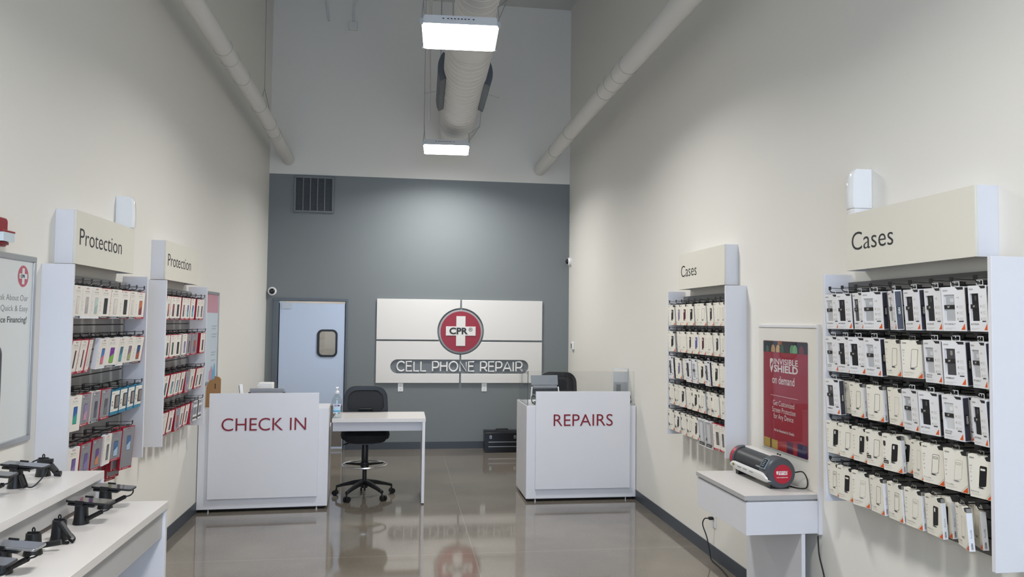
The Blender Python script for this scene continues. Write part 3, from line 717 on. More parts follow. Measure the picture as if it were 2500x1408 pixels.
def pack_teal(col):
    W, H, D = .066, .15, .045
    b = MB(); O = (0, -E_, 0)
    b.box(-W, W, 0, D, -H, -.0, C_teal); b.rect(-W + .001, W - .001, -H + .02, -.006, O, X3, Z3, C_wht)
    b.box(-W - .0006, -W + .0005, .006, D - .004, -H + .022, -.012, C_tan); b.box(W - .0005, W + .0006, .006, D - .004, -H + .022, -.012, C_tan)
    O2 = (0, -2 * E_, 0)
    b.rect(-W + .008, -.01, -.022, -.019, O2, X3, Z3, C_gr); lines2(b, -W + .008, -.118, .04, 2, C_gr, O2)
    b.flat(circ(.011, 14, -W + .024, -.075), O2, X3, Z3, C_dk2); b.flat(circ(.0075, 14, -W + .024, -.077), (0, -3 * E_, 0), X3, Z3, C_wht); b.rect(-W + .014, -W + .034, -.094, -.088, O2, X3, Z3, C_dk2)
    c = MB(); c.prism(rrect(.07, .082, .01, 5, .026, -.072), (0, -E_, 0), X3, Z3, .0025, C_dgy); c.prism(rrect(.05, .066, .008, 5, .03, -.072), (0, -.003, 0), X3, Z3, .002, C_tan if col else C_blk)
    t = MB(); hang_tab(t, C_tabk, .036, .018, 1)
    return [('carton', b), ('accessory', c), ('hang_tab', t)]
def pack_grey():
    W, H, D = .056, .205, .02
    b = MB(); b.box(-W, W, 0, D, -H, 0, C_win)
    O = (0, -E_, 0); b.rect(-W + .006, W - .006, -H + .03, -.012, O, X3, Z3, C_dk2); b.rect(-W + .009, W - .009, -H + .033, -.015, (0, -2 * E_, 0), X3, Z3, C_clr)
    b.rect(-W + .006, W - .006, -H + .008, -H + .03, O, X3, Z3, C_dk2); lines2(b, -.03, -H + .02, .05, 2, C_wht, (0, -2 * E_, 0))
    b.flat(rrect(.05, .14, .008, 4, .005, -.095), (0, -3 * E_, 0), X3, Z3, C_faint); b.flat(rrect(.046, .136, .007, 4, .005, -.095), (0, -4 * E_, 0), X3, Z3, C_clr2)
    b.rect(-W + .012, -W + .028, -.15, -.13, (0, -4 * E_, 0), X3, Z3, C_dk2)
    t = MB(); hang_tab(t, C_tabg, .036, .02, 2)
    return [('carton', b), ('hang_tab', t)]
def pack_strip():
    W, H, D = .05, .165, .014
    b = MB(); b.box(-W, W, 0, D, -H, 0, C_win); O = (0, -E_, 0)
    b.rect(-W + .004, W - .004, -.03, -.004, O, X3, Z3, C_sil); b.rect(-W + .03, -W + .042, -.026, -.012, (0, -2 * E_, 0), X3, Z3, C_dk2)
    b.rect(-W + .006, W - .006, -.115, -.05, O, X3, Z3, C_sil); lines2(b, -W + .02, -.06, .05, 6, C_dk2, (0, -2 * E_, 0), .009, .003)
    b.rect(-W + .004, W - .004, -.15, -.132, O, X3, Z3, C_dk2); b.box(-W - .0006, -W + .0004, 0, D, -H, 0, C_dk2)
    t = MB(); hang_tab(t, C_tabw, .03, .014, 1)
    return [('carton', b), ('hang_tab', t)]

_PM = {}
def product(name, spec, rack, u, z, d, W0, W, yaw, tilt, label, cat, group, tab=True):
    """hang one package: u along the rack (left to right), z of its top edge, d out from the wall"""
    x, yc, rz = RACKS[rack]
    M = Matrix.Translation((x, yc, 0)) @ Matrix.Rotation(rz, 4, 'Z')
    p = M @ Vector((u, -d, z))
    r = tag(empty(name, p, rz - radians(yaw), radians(tilt)), label, cat, group)
    r.scale = (W / W0, 1, 1)
    key = repr(spec)
    if key not in _PM: _PM[key] = [(n, b.mesh(n, smooth=False)) for n, b in spec[0](*spec[1:])]
    for n, me in _PM[key]:
        if n == 'hang_tab' and not tab: continue
        o = bpy.data.objects.new(n, me); COL.objects.link(o); o.parent = r
    return r
ORD = ['', 'first', 'second', 'third', 'fourth', 'fifth', 'sixth', 'seventh', 'eighth', 'ninth', 'tenth']
ROWS = {
  ('NR', 1): [(3.895, 0.113, -3, 'Wclear PICCADILLY'), (3.756, 0.113, -7, 'Wblack BATTERSEA'), (3.623, 0.111, 4, 'Wdark WEMBLEY'), (3.524, 0.132, -10, 'Wclear PICCADILLY'), (3.358, 0.109, 20, 'Wpale '), (3.22, 0.112, 2, 'Wblack HOLBORN'), (3.08, 0.111, 2, 'Wblack HOLBORN'), (2.957, 0.113, -15, 'Wclear PICCADILLY'), (2.808, 0.113, -6, 'Wblack BATTERSEA')],
  ('NR', 2): [(3.894, 0.113, -1, 'Wclear CRYSTAL PALACE'), (3.778, 0.111, -4, 'Wblack BATTERSEA'), (3.658, 0.113, -11, 'Wblack HOLBORN'), (3.514, 0.113, -4, 'Wclear PICCADILLY'), (3.371, 0.113, 1, 'Cout Piccadilly'), (3.232, 0.113, -11, 'Cout Crystal Palace'), (3.087, 0.112, 1, 'Wclear CRYSTAL PALACE'), (2.956, 0.112, -14, 'Wdark WEMBLEY'), (2.809, 0.112, 4, 'Wclear PICCADILLY')],
  ('NR', 3): [(3.904, 0.112, -6, 'Wdark WEMBLEY'), (3.777, 0.113, -1, 'Cout Piccadilly'), (3.661, 0.113, 1, 'Cout Piccadilly'), (3.507, 0.113, -5, 'Cout Piccadilly'), (3.356, 0.111, 4, 'Cfaint Crystal Palace'), (3.239, 0.113, 3, 'Wclear PICCADILLY'), (3.115, 0.111, -7, 'Wblack BATTERSEA'), (2.97, 0.113, -3, 'Wpale CRYSTAL PALACE'), (2.807, 0.112, 5, 'Wblack BATTERSEA')],
  ('NR', 4): [(3.903, 0.111, -9, 'Ck Battersea'), (3.765, 0.112, -6, 'Cout Piccadilly'), (3.635, 0.113, -4, 'Ck Battersea'), (3.514, 0.111, -9, 'CoutB Piccadilly'), (3.378, 0.112, -15, 'CkB Battersea'), (3.191, 0.108, 6, 'Cfaint Crystal Palace'), (3.103, 0.111, -12, 'Cout5 Piccadilly'), (2.964, 0.112, -9, 'Cfaint5 Piccadilly'), (2.821, 0.112, -12, 'Ck5 Battersea')],
  ('NR', 5): [(3.881, 0.113, 1, 'Cout5 Piccadilly'), (3.771, 0.112, -7, 'Ck5 Battersea'), (3.631, 0.113, -11, 'Cfaint5 Crystal Palace'), (3.5, 0.112, 3, 'Cout Piccadilly'), (3.363, 0.112, 3, 'Cout5 Piccadilly'), (3.234, 0.111, -1, 'Cfaint5 Crystal Palace'), (3.102, 0.112, 5, 'Ck Battersea'), (2.932, 0.113, 19, 'Cfaint Piccadilly')],
  ('FR', 1): [(6.358, 0.114, -7, 'Ck Battersea'), (6.188, 0.11, -1, 'Cpur Battersea'), (6.063, 0.112, -7, 'Cmar Battersea'), (5.916, 0.111, -8, 'Ck Battersea'), (5.767, 0.114, 1, 'Cfaint Piccadilly'), (5.675, 0.113, -9, 'Cout Piccadilly'), (5.521, 0.11, -1, 'Cbrn Battersea'), (5.383, 0.114, -4, 'Cfaint Crystal Palace'), (5.251, 0.114, 2, 'Cout Piccadilly')],
  ('FR', 2): [(6.357, 0.112, -18, 'Ck Battersea'), (6.165, 0.108, 4, 'Cfaint Crystal Palace'), (6.071, 0.113, -5, 'Cfaint Piccadilly'), (5.933, 0.11, -1, 'Cbrn Battersea'), (5.81, 0.112, -5, 'Cvio Battersea'), (5.674, 0.112, -2, 'Cmar Battersea'), (5.545, 0.113, -6, 'Cfaint Crystal Palace'), (5.405, 0.111, 0, 'Ck Battersea'), (5.251, 0.114, 2, 'Cout Piccadilly')],
  ('FR', 3): [(6.345, 0.11, -2, 'Wdark WEMBLEY'), (6.185, 0.112, -6, 'Cpur Battersea'), (6.033, 0.115, 6, 'Cfaint Piccadilly'), (5.95, 0.114, -2, 'Wblack HOLBORN'), (5.809, 0.11, 0, 'Wclear PICCADILLY'), (5.69, 0.111, -4, 'Ck Battersea'), (5.56, 0.11, 2, 'Wdark WEMBLEY'), (5.42, 0.111, -5, 'Ck Battersea'), (5.287, 0.111, -2, 'Cfaint Crystal Palace')],
  ('FR', 4): [(6.343, 0.114, -3, 'CfaintB Piccadilly'), (6.213, 0.111, -1, 'CoutB Piccadilly'), (6.097, 0.113, -7, 'Ck Battersea'), (5.94, 0.113, -2, 'Cfaint Piccadilly'), (5.817, 0.112, -5, 'CkB Battersea'), (5.681, 0.11, -4, 'CoutB Piccadilly'), (5.528, 0.115, 3, 'CfaintB Crystal Palace'), (5.428, 0.11, -7, 'CfaintB Piccadilly'), (5.28, 0.111, -2, 'Cout5 Piccadilly')],
  ('FR', 5): [(6.351, 0.113, -5, 'CfaintB Piccadilly'), (6.201, 0.112, -4, 'CkB Battersea'), (6.058, 0.114, -1, 'CfaintB Piccadilly'), (5.93, 0.113, -2, 'CoutB Piccadilly'), (5.807, 0.112, -3, 'Cbrn Battersea'), (5.689, 0.112, -2, 'G'), (5.551, 0.113, -4, 'G'), (5.397, 0.111, -8, 'R ring'), (5.273, 0.113, -3, 'R grey')],
  ('NL', 1): [(4.34, 0.127, 0, 'Pnavy none'), (4.456, 0.122, 1, 'Pclear clear'), (4.596, 0.124, 1, 'Pclear mint'), (4.732, 0.124, 8, 'Pblk black'), (4.891, 0.123, 10, 'Pnavy none'), (5.055, 0.124, 9, 'Pblk black'), (5.192, 0.123, 1, 'Pnavy none'), (5.338, 0.125, 8, 'Pred orange')],
  ('NL', 2): [(4.335, 0.126, -1, 'Pslimred maroon'), (4.465, 0.123, 3, 'Pslimred wine'), (4.559, 0.12, -8, 'Pslim none'), (4.627, 0.126, 0, 'Sred dark'), (4.734, 0.126, 2, 'Pclear pinkblue'), (4.872, 0.125, 14, 'Pnavy rainbow'), (5.032, 0.125, 4, 'Pclear teal'), (5.182, 0.123, 7, 'Pnavy multi'), (5.342, 0.126, 9, 'Pblk flame')],
  ('NL', 3): [(4.333, 0.124, 8, 'Pbig aqua'), (4.495, 0.123, 2, 'Sred pink'), (4.64, 0.126, 0, 'Snavy dark'), (4.79, 0.124, 4, 'Sred grey'), (4.945, 0.125, 2, 'T'), (5.085, 0.128, 0, 'T'), (5.222, 0.126, -1, 'T'), (5.36, 0.123, 1, 'T')],
  ('NL', 4): [(4.345, 0.125, 6, 'Pclear purple'), (4.518, 0.125, 3, 'Sred purple'), (4.683, 0.123, 4, 'Sred sunset'), (4.848, 0.125, 0, 'Pclear grey'), (4.971, 0.124, 14, 'Sred ice'), (5.195, 0.126, 15, 'Stall ice')],
  ('FL', 1): [(5.951, 0.115, -2, 'Pred orange'), (6.094, 0.113, 5, 'Pblk wine'), (6.211, 0.111, 8, 'Pblk black'), (6.378, 0.11, 1, 'Pred wine'), (6.495, 0.112, 3, 'Pred blue'), (6.641, 0.11, 4, 'Pred blue'), (6.821, 0.112, 1, 'Pblk dark'), (6.928, 0.114, 3, 'Pred dark')],
  ('FL', 2): [(5.969, 0.115, 1, 'Pred green'), (6.102, 0.113, 2, 'Pred green'), (6.24, 0.111, 8, 'Pblk black'), (6.431, 0.109, 3, 'Pnavy purple'), (6.561, 0.109, 2, 'Sred dark'), (6.723, 0.113, 11, 'Sred coral'), (6.988, 0.114, 5, 'Pred maroon')],
  ('FL', 3): [(5.981, 0.111, 3, 'Pred green'), (6.144, 0.112, 4, 'Pred teal'), (6.283, 0.11, 2, 'Pred teal'), (6.418, 0.11, 1, 'Pred maroon'), (6.546, 0.115, 1, 'Sred pink'), (6.706, 0.113, 2, 'Pnavy multi'), (6.873, 0.109, 0, 'Pred black'), (6.981, 0.115, 3, 'Pred black')],
  ('FL', 4): [(5.961, 0.113, 4, 'Pred none'), (6.132, 0.112, 4, 'Pred wine'), (6.292, 0.114, 3, 'Sred coral'), (6.427, 0.11, 1, 'Pred ring'), (6.567, 0.115, 1, 'Pred ring'), (6.714, 0.117, -5, 'Sred grey'), (6.815, 0.11, 3, 'Q'), (6.974, 0.111, 0, 'Q')],
}
ZROW = {'NR': {1: 1.982, 2: 1.757, 3: 1.531, 4: 1.312, 5: 1.092}, 'FR': {1: 1.978, 2: 1.756, 3: 1.537, 4: 1.312, 5: 1.094},
        'NL': {1: 1.984, 2: 1.690, 3: 1.392, 4: 1.116}, 'FL': {1: 1.979, 2: 1.688, 3: 1.388, 4: 1.114}}
RNAME = {'NR': 'nearer right-wall rack', 'FR': 'farther right-wall rack', 'NL': 'nearer left-wall rack', 'FL': 'farther left-wall rack'}
ROWN = {5: ['', 'top', 'second', 'third', 'fourth', 'bottom'], 4: ['', 'top', 'second', 'third', 'bottom']}
COLS = {'k': (C_blk, 'black'), 'pur': (C_pur, 'lilac'), 'vio': (C_vio, 'violet'), 'mar': (C_mar, 'maroon'), 'brn': (C_brn, 'dark brown')}
def decode(code):
    """-> builder spec, nominal width, object name, category, what it looks like"""
    t, _, nm = code.partition(' ')
    if t[0] == 'W':
        look = {'black': 'black', 'clear': 'clear', 'dark': 'dark grey', 'pale': 'pale clear'}[t[1:]]
        return (pack_window, t[1:], nm), .112, 'phone_case_box', 'phone case', 'white window box, %s case' % look
    if t[0] == 'C':
        k = t[1:].rstrip('B5'); bad = 'B' in t[1:]; wide = '5' in t
        cm = 'wide' if wide else 'tall'
        bt = ' and badge' if bad else ''
        if k in ('out', 'faint'): return (pack_cream, None, C_line if k == 'out' else C_faint, nm, '13.4', cm, bad), .112, 'phone_case_box', 'phone case', 'cream box, %s case%s' % ('clear outlined' if k == 'out' else 'pale outlined', bt)
        return (pack_cream, COLS[k][0], None, nm, '16.5', cm, bad), .112, 'phone_case_box', 'phone case', 'cream box, %s case%s' % (COLS[k][1], bt)
    if t == 'G': return (pack_grey,), .112, 'phone_case_box', 'phone case', 'tall white box, grey window'
    if t == 'T': return (pack_teal, 1), .132, 'accessory_box', 'accessory', 'teal-edged white box, dark accessory'
    if t == 'Q': return (pack_strip,), .1, 'accessory_pack', 'accessory', 'white and black printed pack'
    PN = {'none': 'no phone', 'clear': 'clear phone', 'mint': 'mint phone', 'black': 'black phone', 'orange': 'orange phone', 'maroon': 'maroon phone', 'wine': 'wine phone', 'pinkblue': 'pink-blue phone', 'rainbow': 'rainbow phone',
          'teal': 'teal phone', 'multi': 'multicolour phone', 'flame': 'blue-red phone', 'aqua': 'blue-green phone', 'pink': 'pink phone', 'dark': 'dark phone', 'purple': 'purple phone', 'sunset': 'purple-orange phone', 'grey': 'grey phone', 'ring': 'grey phone', 'ice': 'pale blue phone', 'blue': 'blue phone', 'green': 'dark green phone', 'coral': 'red phone'}[nm]
    edge, foot, front, kw = C_red, C_red, C_wht, {}
    b = t[1:]
    if b == 'navy': edge, foot = C_wht, C_navy
    if b == 'clear': edge, foot = C_side, None
    if b == 'blk': edge, foot = C_red, C_band
    if t[0] == 'S': front = C_sil; foot = C_navy if b == 'navy' else C_red
    W, H, D = .058, .178, .026
    if b in ('slimred', 'slim'): W, H, D = .052, .186, .026
    if b == 'big': edge, foot, W, H = C_wht, None, .062, .19
    if b == 'tall': W, H, D = .062, .27, .016; foot = C_red
    if t[0] == 'R': W, H = .054, .192
    w = 'Glass Elite' if t[0] == 'P' else 'Ultra Clear'
    return (pack_prot, front, edge, nm, foot, W, H, D, b in ('slimred',), w), 2 * W, 'screen_protector_pack', 'screen protector', '%s pack, %s' % ('silver' if t[0] == 'S' else 'red-edged white' if edge is C_red else 'white', PN)
HOOKS = {'NR': [], 'FR': [], 'NL': [], 'FL': []}
for (rk, r), L in ROWS.items():
    x, yc, rz = RACKS[rk]; sgn = -1 if rk[1] == 'R' else 1; prev = None; ys_ = [q[0] for q in L] + [9e9]; nrow = len(ZROW[rk]); k = 0
    for i, (y, W, yaw, code) in enumerate(L):
        spec, W0, nm, cat, look = decode(code)
        if code == 'T': W = .118
        elif rk[1] == 'L' and code != 'Q': W = min(W, W0 * 1.08)
        if i + 1 < len(L): W = max(.088, min(W, (abs(ys_[i + 1] - y) - .007) / cos(radians(yaw))))
        u0 = (y - yc) * sgn if sgn > 0 else (yc - y)
        # left edge fixed, keep inside the side panels and clear of the neighbour
        yaw = min(20, max(-10, yaw))
        hw = W * cos(radians(yaw)) / 2
        lim = .577 - .026 * abs(sin(radians(yaw)))
        left = max(-lim, u0); d = .156
        if prev is not None and left < prev[0] + .003:
            if prev[0] + .003 - left < .022: left = prev[0] + .003
            else: d = prev[1] - (.05 if code == 'T' else .042) if prev[1] > .15 else .156
        W = min(W, max(.082, (lim - left) / cos(radians(yaw)))); hw = W * cos(radians(yaw)) / 2
        uc = min(lim - hw, left + hw)
        prev = (uc + hw, d)
        z = ZROW[rk][r]
        if rk[1] == 'R' and code.startswith('C'): z -= .004
        if code == 'T': z -= .02
        tilt = 4.0 + random.uniform(-.3, .3) + (4.5 if (rk, r) in (('NL', 2), ('FL', 3), ('FL', 4)) and code[0] in 'P' else 0)
        place = '%s from left, %s row, %s' % (ORD[i + 1], ROWN[nrow][r], RNAME[rk])
        product(nm, spec, rk, uc, z, d, W0, W, yaw, tilt, '%s, %s' % (look, place), cat, 'packages on the ' + RNAME[rk])
        HOOKS[rk].append((uc + (0 if code[0] in 'TQ' else (.0085 if code[0] in 'WCG' else .0075) * W / W0), z + .0085))
# boxes seen behind the front ones on the same hook
def behind(rk, r, code, y, d, note, yaw=0, extra=0.0):
    x, yc, rz = RACKS[rk]; spec, W0, nm, cat, look = decode(code)
    u = (y - yc) if rk[1] == 'L' else yc - y
    product(nm, spec, rk, u, ZROW[rk][r] - extra, d, W0, W0, yaw, 4, '%s, %s, %s' % (look, note, RNAME[rk]), cat, 'packages on the ' + RNAME[rk], tab=False)
behind('NR', 1, 'Wblack HOLBORN', 3.27, .085, 'behind fifth box of top row', 6)
behind('NR', 3, 'Wpale CRYSTAL PALACE', 2.895, .116, 'behind eighth box of third row', -2)
behind('NR', 5, 'Ck Battersea', 3.035, .118, 'behind seventh box of bottom row', 6)
behind('NR', 5, 'Cfaint Piccadilly', 2.872, .10, 'behind last box of bottom row', 19)
behind('NR', 4, 'CkB Battersea', 3.29, .12, 'behind fifth box of fourth row', -12)
behind('NL', 4, 'Stall ice', 5.219, .114, 'second in stack ending bottom row', 15, .0)
behind('NL', 4, 'Stall ice', 5.219, .093, 'third in stack ending bottom row', 15, .045)
behind('NL', 4, 'Stall ice', 5.219, .072, 'hindmost in stack ending bottom row', 15, .065)
HOOKS['NR'].append((.533, 1.098))
make_rack('NR', 'Cases', "white wall rack under the nearer 'Cases' header, at the right edge", HOOKS['NR'])
make_rack('FR', 'Cases', "white wall rack under the farther 'Cases' header, left of the red poster", HOOKS['FR'])
make_rack('NL', 'Protection', "white wall rack under the nearer 'Protection' header, beside the financing poster", HOOKS['NL'])
make_rack('FL', 'Protection', "white wall rack under the farther 'Protection' header, beside the check-in counter", HOOKS['FL'])

# ---------------------------------------------------------------- check-in counter
ck = tag(empty('check_in_counter', (-1.275, 7.612, 0), radians(3.2)), 'white reception counter with red CHECK IN lettering, left of the stool', 'counter', 'white service counters')
M_plinth = mat('recess_dark', '#26282b', .5)  # dark material of the plinth slab under both counters
hw = .594
b = MB(); b.prism([(-hw, 0), (hw, 0), (hw, .44), (-hw + .03, .44)], (0, 0, .03), X3, Y3, .932, M_lam); b.prism([(-hw + .031, .441), (hw, .441), (hw, .80), (-hw + .052, .80)], (0, 0, .03), X3, Y3, .69, M_lam)
b.build('body', ck, bevel=.0015)
MB().box(-hw + .07, hw - .03, .04, .76, .012, .0295, M_plinth).build('plinth', ck)
for sx in (-1, 1):
    for y in (.03, .74): MB().lathe([(.014, 0), (.014, .008), (.006, .01), (.006, .029)], (sx * (hw - .1), y, 0.001), M_chrome, 12).build('leveling_foot', ck)
fp = MB().box(-.4985, .4985, -.03, -.0008, .129, 1.112, M_lam).build('front_panel', ck, bevel=.0015)
_w = [textgeo(t, -.0055, .004 / .118, 5)[2] for t in ('CHECK IN', 'CHECK', 'IN')]
MB().text('CHECK', (-.384, -.0306, .762), X3, Z3, .118, M_text, 'l', -.0055, .768 * _w[1] / _w[0], .004, 5).build('lettering', fp)
MB().text('IN', (.384, -.0306, .762), X3, Z3, .118, M_text, 'r', -.0055, .768 * _w[2] / _w[0], .004, 5).build('lettering', fp)

# repairs counter
rp = tag(empty('repairs_counter', (1.846, 7.75, 0)), 'white service counter with red REPAIRS lettering, against the right wall', 'counter', 'white service counters')
hw = .574
b = MB(); b.box(-hw, hw, 0, .67, .03, .962, M_lam); b.build('body', rp, bevel=.0015)
MB().box(-hw + .03, hw - .03, .04, .63, .012, .0295, M_plinth).build('plinth', rp)
for sx in (-1, 1):
    for y in (.03, .6): MB().lathe([(.014, 0), (.014, .008), (.006, .01), (.006, .029)], (sx * (hw - .1), y, 0.001), M_chrome, 12).build('leveling_foot', rp)
fp = MB().box(1.362 - 1.846, 2.349 - 1.846, -.03, -.0008, .129, 1.112, M_lam).build('front_panel', rp, bevel=.0015)
MB().text('REPAIRS', (1.545 - 1.846, -.0306, .764), X3, Z3, .118, M_text, 'l', -.0055, .618, .004, 5).build('lettering', fp)

# ---------------------------------------------------------------- side desk
dk = tag(empty('side_desk', (-.21, 8.02, 0)), 'narrow white desk joining the check-in counter, hand sanitizer on it', 'desk')
MB().box(-.45, .462, -.285, .285, .812, .848, M_lam2).build('desk_top', dk, bevel=.0012)
MB().box(-.449, .43, -.2, -.182, .715, .8115, M_lam).build('apron', dk)
MB().box(.43, .458, -.284, .284, .012, .8115, M_lam).build('end_panel', dk, bevel=.0012)
for y in (-.25, .25): MB().box(.434, .454, y - .015, y + .015, .0005, .0118, M_black).build('glide', dk)

# ---------------------------------------------------------------- drafting stools
M_mesh = mat('mesh_fabric', '#25272b', .75, bump=.3, bscale=900); M_seat = mat('seat_fabric', '#0b0b0d', .85, bump=.2, bscale=500)
def stool(loc, rz, label, lift=0.0):
    s = tag(empty('drafting_stool', loc, rz), label, 'stool', 'black drafting stools')
    for k in range(5):                       # star base
        a = radians(-90 + 36 + 72 * k); c, d_ = cos(a), sin(a)
        b = MB(); P = [Vector((c * r, d_ * r, z)) for r, z in ((.03, .15), (.12, .138), (.22, .115), (.30, .09))]
        n = 6; wds = (.026, .024, .02, .017); hts = (.024, .021, .016, .013); vs = []
        for p, w_, h_ in zip(P, wds, hts):
            for (uu, vv) in ((-1, -1), (1, -1), (1, .4), (.6, 1), (-.6, 1), (-1, .4)):
                vs.append(p + Vector((-d_, c, 0)) * (w_ * uu) + Vector((0, 0, h_ * vv)))
        fs = [(i * n + j, i * n + (j + 1) % n, (i + 1) * n + (j + 1) % n, (i + 1) * n + j) for i in range(3) for j in range(n)] + [tuple(range(n - 1, -1, -1)), tuple(range(3 * n, 4 * n))]
        b.add(vs, fs, M_black); leg = b.build('base_leg', s, bevel=.003)
        b = MB(); ex = Vector((c * .297, d_ * .297, 0)); t = Vector((-d_, c, 0))
        b.tube([ex + Vector((0, 0, .094)), ex + Vector((0, 0, .04))], .008, M_black, 8)
        q = ex + Vector((c * .0, d_ * .0, .0285)) + Vector((cos(a + .9), sin(a + .9), 0)) * .014
        for sgn in (-1, 1): b.tube([q + t * (sgn * .008), q + t * (sgn * .028)], .028, M_black, 18)
        b.tube([q + t * -.02 + Vector((0, 0, .0)), q + t * .02], .006, M_black, 8)
        b.build('caster', s)
    MB().lathe([(.034, .09), (.038, .12), (.036, .165), (.028, .175)], (0, 0, 0), M_black, 20).build('hub', s)
    b = MB(); b.lathe([(.022, .17), (.022, .33 + lift)], (0, 0, 0), M_black, 18); b.lathe([(.032, .33 + lift), (.034, .335 + lift), (.034, .54 + lift), (.03, .55 + lift)], (0, 0, 0), M_black, 20); b.build('gas_column', s)
    R = .226; zf = .325
    fr = MB().tube([(R * cos(2 * pi * i / 48), R * sin(2 * pi * i / 48), zf) for i in range(48)], .0095, M_chrome, 10, closed=True).build('foot_ring', s)
    b = MB(); b.lathe([(.042, -.025), (.045, 0), (.042, .025)], (0, 0, zf), M_black, 18)
    for k in range(3):
        a = radians(30 + 120 * k); b.tube([(.04 * cos(a), .04 * sin(a), zf), ((R - .008) * cos(a), (R - .008) * sin(a), zf - .004)], [.014, .010], M_black, 8)
    b.build('ring_bracket', s)
    # seat: rounded cushion on a pan
    b = MB(); prof = [(.10, .575), (.19, .585), (.232, .605), (.242, .635), (.236, .668), (.215, .684), (.10, .692), (.01, .690)]
    n = 40; vs = []
    for r, z in prof:
        for j in range(n):
            a = 2 * pi * j / n; ca, sa = cos(a), sin(a); e = 2 / 3.2
            vs.append((r * 1.03 * abs(ca) ** e * (1 if ca > 0 else -1), r * abs(sa) ** e * (1 if sa > 0 else -1), z - (.018 if sa < -.6 else 0) * (1 if r > .15 else 0)))
    fs = [(i * n + j, i * n + (j + 1) % n, (i + 1) * n + (j + 1) % n, (i + 1) * n + j) for i in range(len(prof) - 1) for j in range(n)] + [tuple(range(n - 1, -1, -1)), tuple(range((len(prof) - 1) * n, len(prof) * n))]
    b.add(vs, fs, M_seat); b.build('seat', s)
    b = MB(); b.box(-.09, .09, -.11, .13, .545, .58, M_black); b.tube([(-.08, -.02, .56), (-.17, -.05, .553), (-.225, -.06, .54)], .007, M_black, 8); b.build('tilt_mechanism', s)
    # backrest: curved frame with mesh
    def pt(u, v): return Vector((u, .235 - .30 * u * u + .05 * (v - .2) * .6, .745 + v))
    bh, bw = .37, .235
    O = [(u, v + bh / 2) for u, v in rrect(2 * bw, bh, .12, 8)]; O = [(u * (1 - .10 * max(0, v / bh - .35)), v) for u, v in O]
    cy_ = bh * .55
    I = [(u * .80, cy_ + (v - cy_) * (.72 if v > cy_ else .52)) for u, v in O]
    b = MB(); n = len(O); vs = [pt(u, v) + Vector((0, dy, 0)) for dy in (-.014, .014) for L in (O, I) for u, v in L]
    fs = []
    for i in range(n):
        j = (i + 1) % n
        fs += [(i, j, n + j, n + i), (2 * n + i, 3 * n + i, 3 * n + j, 2 * n + j), (i, 2 * n + i, 2 * n + j, j), (n + i, n + j, 3 * n + j, 3 * n + i)]
    b.add(vs, fs, M_black); bk = b.build('backrest', s, bevel=.004)
    b = MB(); I2 = [(u * 1.02, cy_ + (v - cy_) * 1.02) for u, v in I]; cu = pt(0, cy_)
    vs = [pt(u, v) for u, v in I2] + [pt(u * .5, cy_ + (v - cy_) * .5) for u, v in I2] + [cu]
    b.add(vs, [(i, (i + 1) % n, n + (i + 1) % n, n + i) for i in range(n)] + [(n + i, n + (i + 1) % n, 2 * n) for i in range(n)], M_mesh); b.build('mesh', bk)
    MB().tube([pt(-.07, .07) + Vector((0, -.01, 0)), pt(-.062, .125) + Vector((0, -.012, 0)), pt(.062, .125) + Vector((0, -.012, 0)), pt(.07, .07) + Vector((0, -.01, 0))], .011, M_black, 8).build('handle', bk)
    MB().tube(bez([(0, .05, .56), (0, .17, .56), (0, .25, .6), (0, .262, .68), (0, .262, .80)], 6), .022, M_black, 10).build('back_support', s)
    for o in s.children:
        if o.name.split('.')[0] in ('seat', 'tilt_mechanism', 'backrest', 'back_support'): o.location.z += lift
    return s
stool((-.355, 8.15, 0), radians(3), 'black drafting stool with chrome foot ring behind the white side desk')
stool((1.815, 9.0, 0), radians(-20), 'black mesh-back stool half hidden behind the repairs counter', .10)

# ---------------------------------------------------------------- hand sanitizer
M_gel = clear_mat('clear_gel_bottle', '#eef3f4', .07, .08)
M_lblb = mat('label_blue', '#3fa0c8', .4); M_lblp = mat('label_purple', '#4a3b86', .4); M_lblw = mat('label_white', '#e9eef4', .4); M_lbll = mat('label_pale_blue', '#bcd7ea', .4)
sa = tag(empty('sanitizer_bottle', (-.623, 7.81, .848), radians(2)), 'clear pump bottle of hand sanitizer with a blue and white label on the side desk', 'hand sanitizer')
MB().lathe([(.045, .001), (.049, .008), (.049, .165), (.045, .185), (.036, .205), (.026, .225), (.019, .235), (.019, .242)], (0, 0, 0), M_gel, 32, 'z', 1.0, .72).build('bottle', sa)
b = MB()
def lab(u0, u1, z0, z1, m, e):
    n = 10; vs = []
    for i in range(n + 1):
        a = (u0 + (u1 - u0) * i / n); x = .0492 * sin(a); y = -.0492 * .72 * cos(a)
        for z in (z0, z1): vs.append((x * (1 + e), y * (1 + e), z))
    b.add(vs, [(2 * i, 2 * i + 2, 2 * i + 3, 2 * i + 1) for i in range(n)], m)
lab(-.7, .85, .045, .14, M_lblw, .01); lab(-.7, .85, .075, .11, M_lbll, .015); lab(-.68, .82, .062, .076, M_lblb, .02); lab(-.5, .6, .115, .133, M_lblp, .02); lab(.2, .75, .048, .055, M_dk, .02); lab(-.55, -.1, .048, .054, C_gr, .02)
b.text('PURELL', (-.004, -.0368, .1195), X3, Z3, .009, M_lblw, 'c', .03, None, 0, 2)
b.build('label', sa)
b = MB(); b.lathe([(.021, .240), (.023, .244), (.023, .255), (.016, .263), (.006, .27), (.005, .288), (.013, .289), (.017, .293), (.017, .300), (.011, .304)], (0, 0, 0), M_white, 24); b.tube([(0, 0, .296), (-.0, -.03, .296), (0, -.045, .288)], .005, M_white, 8); b.build('pump', sa)

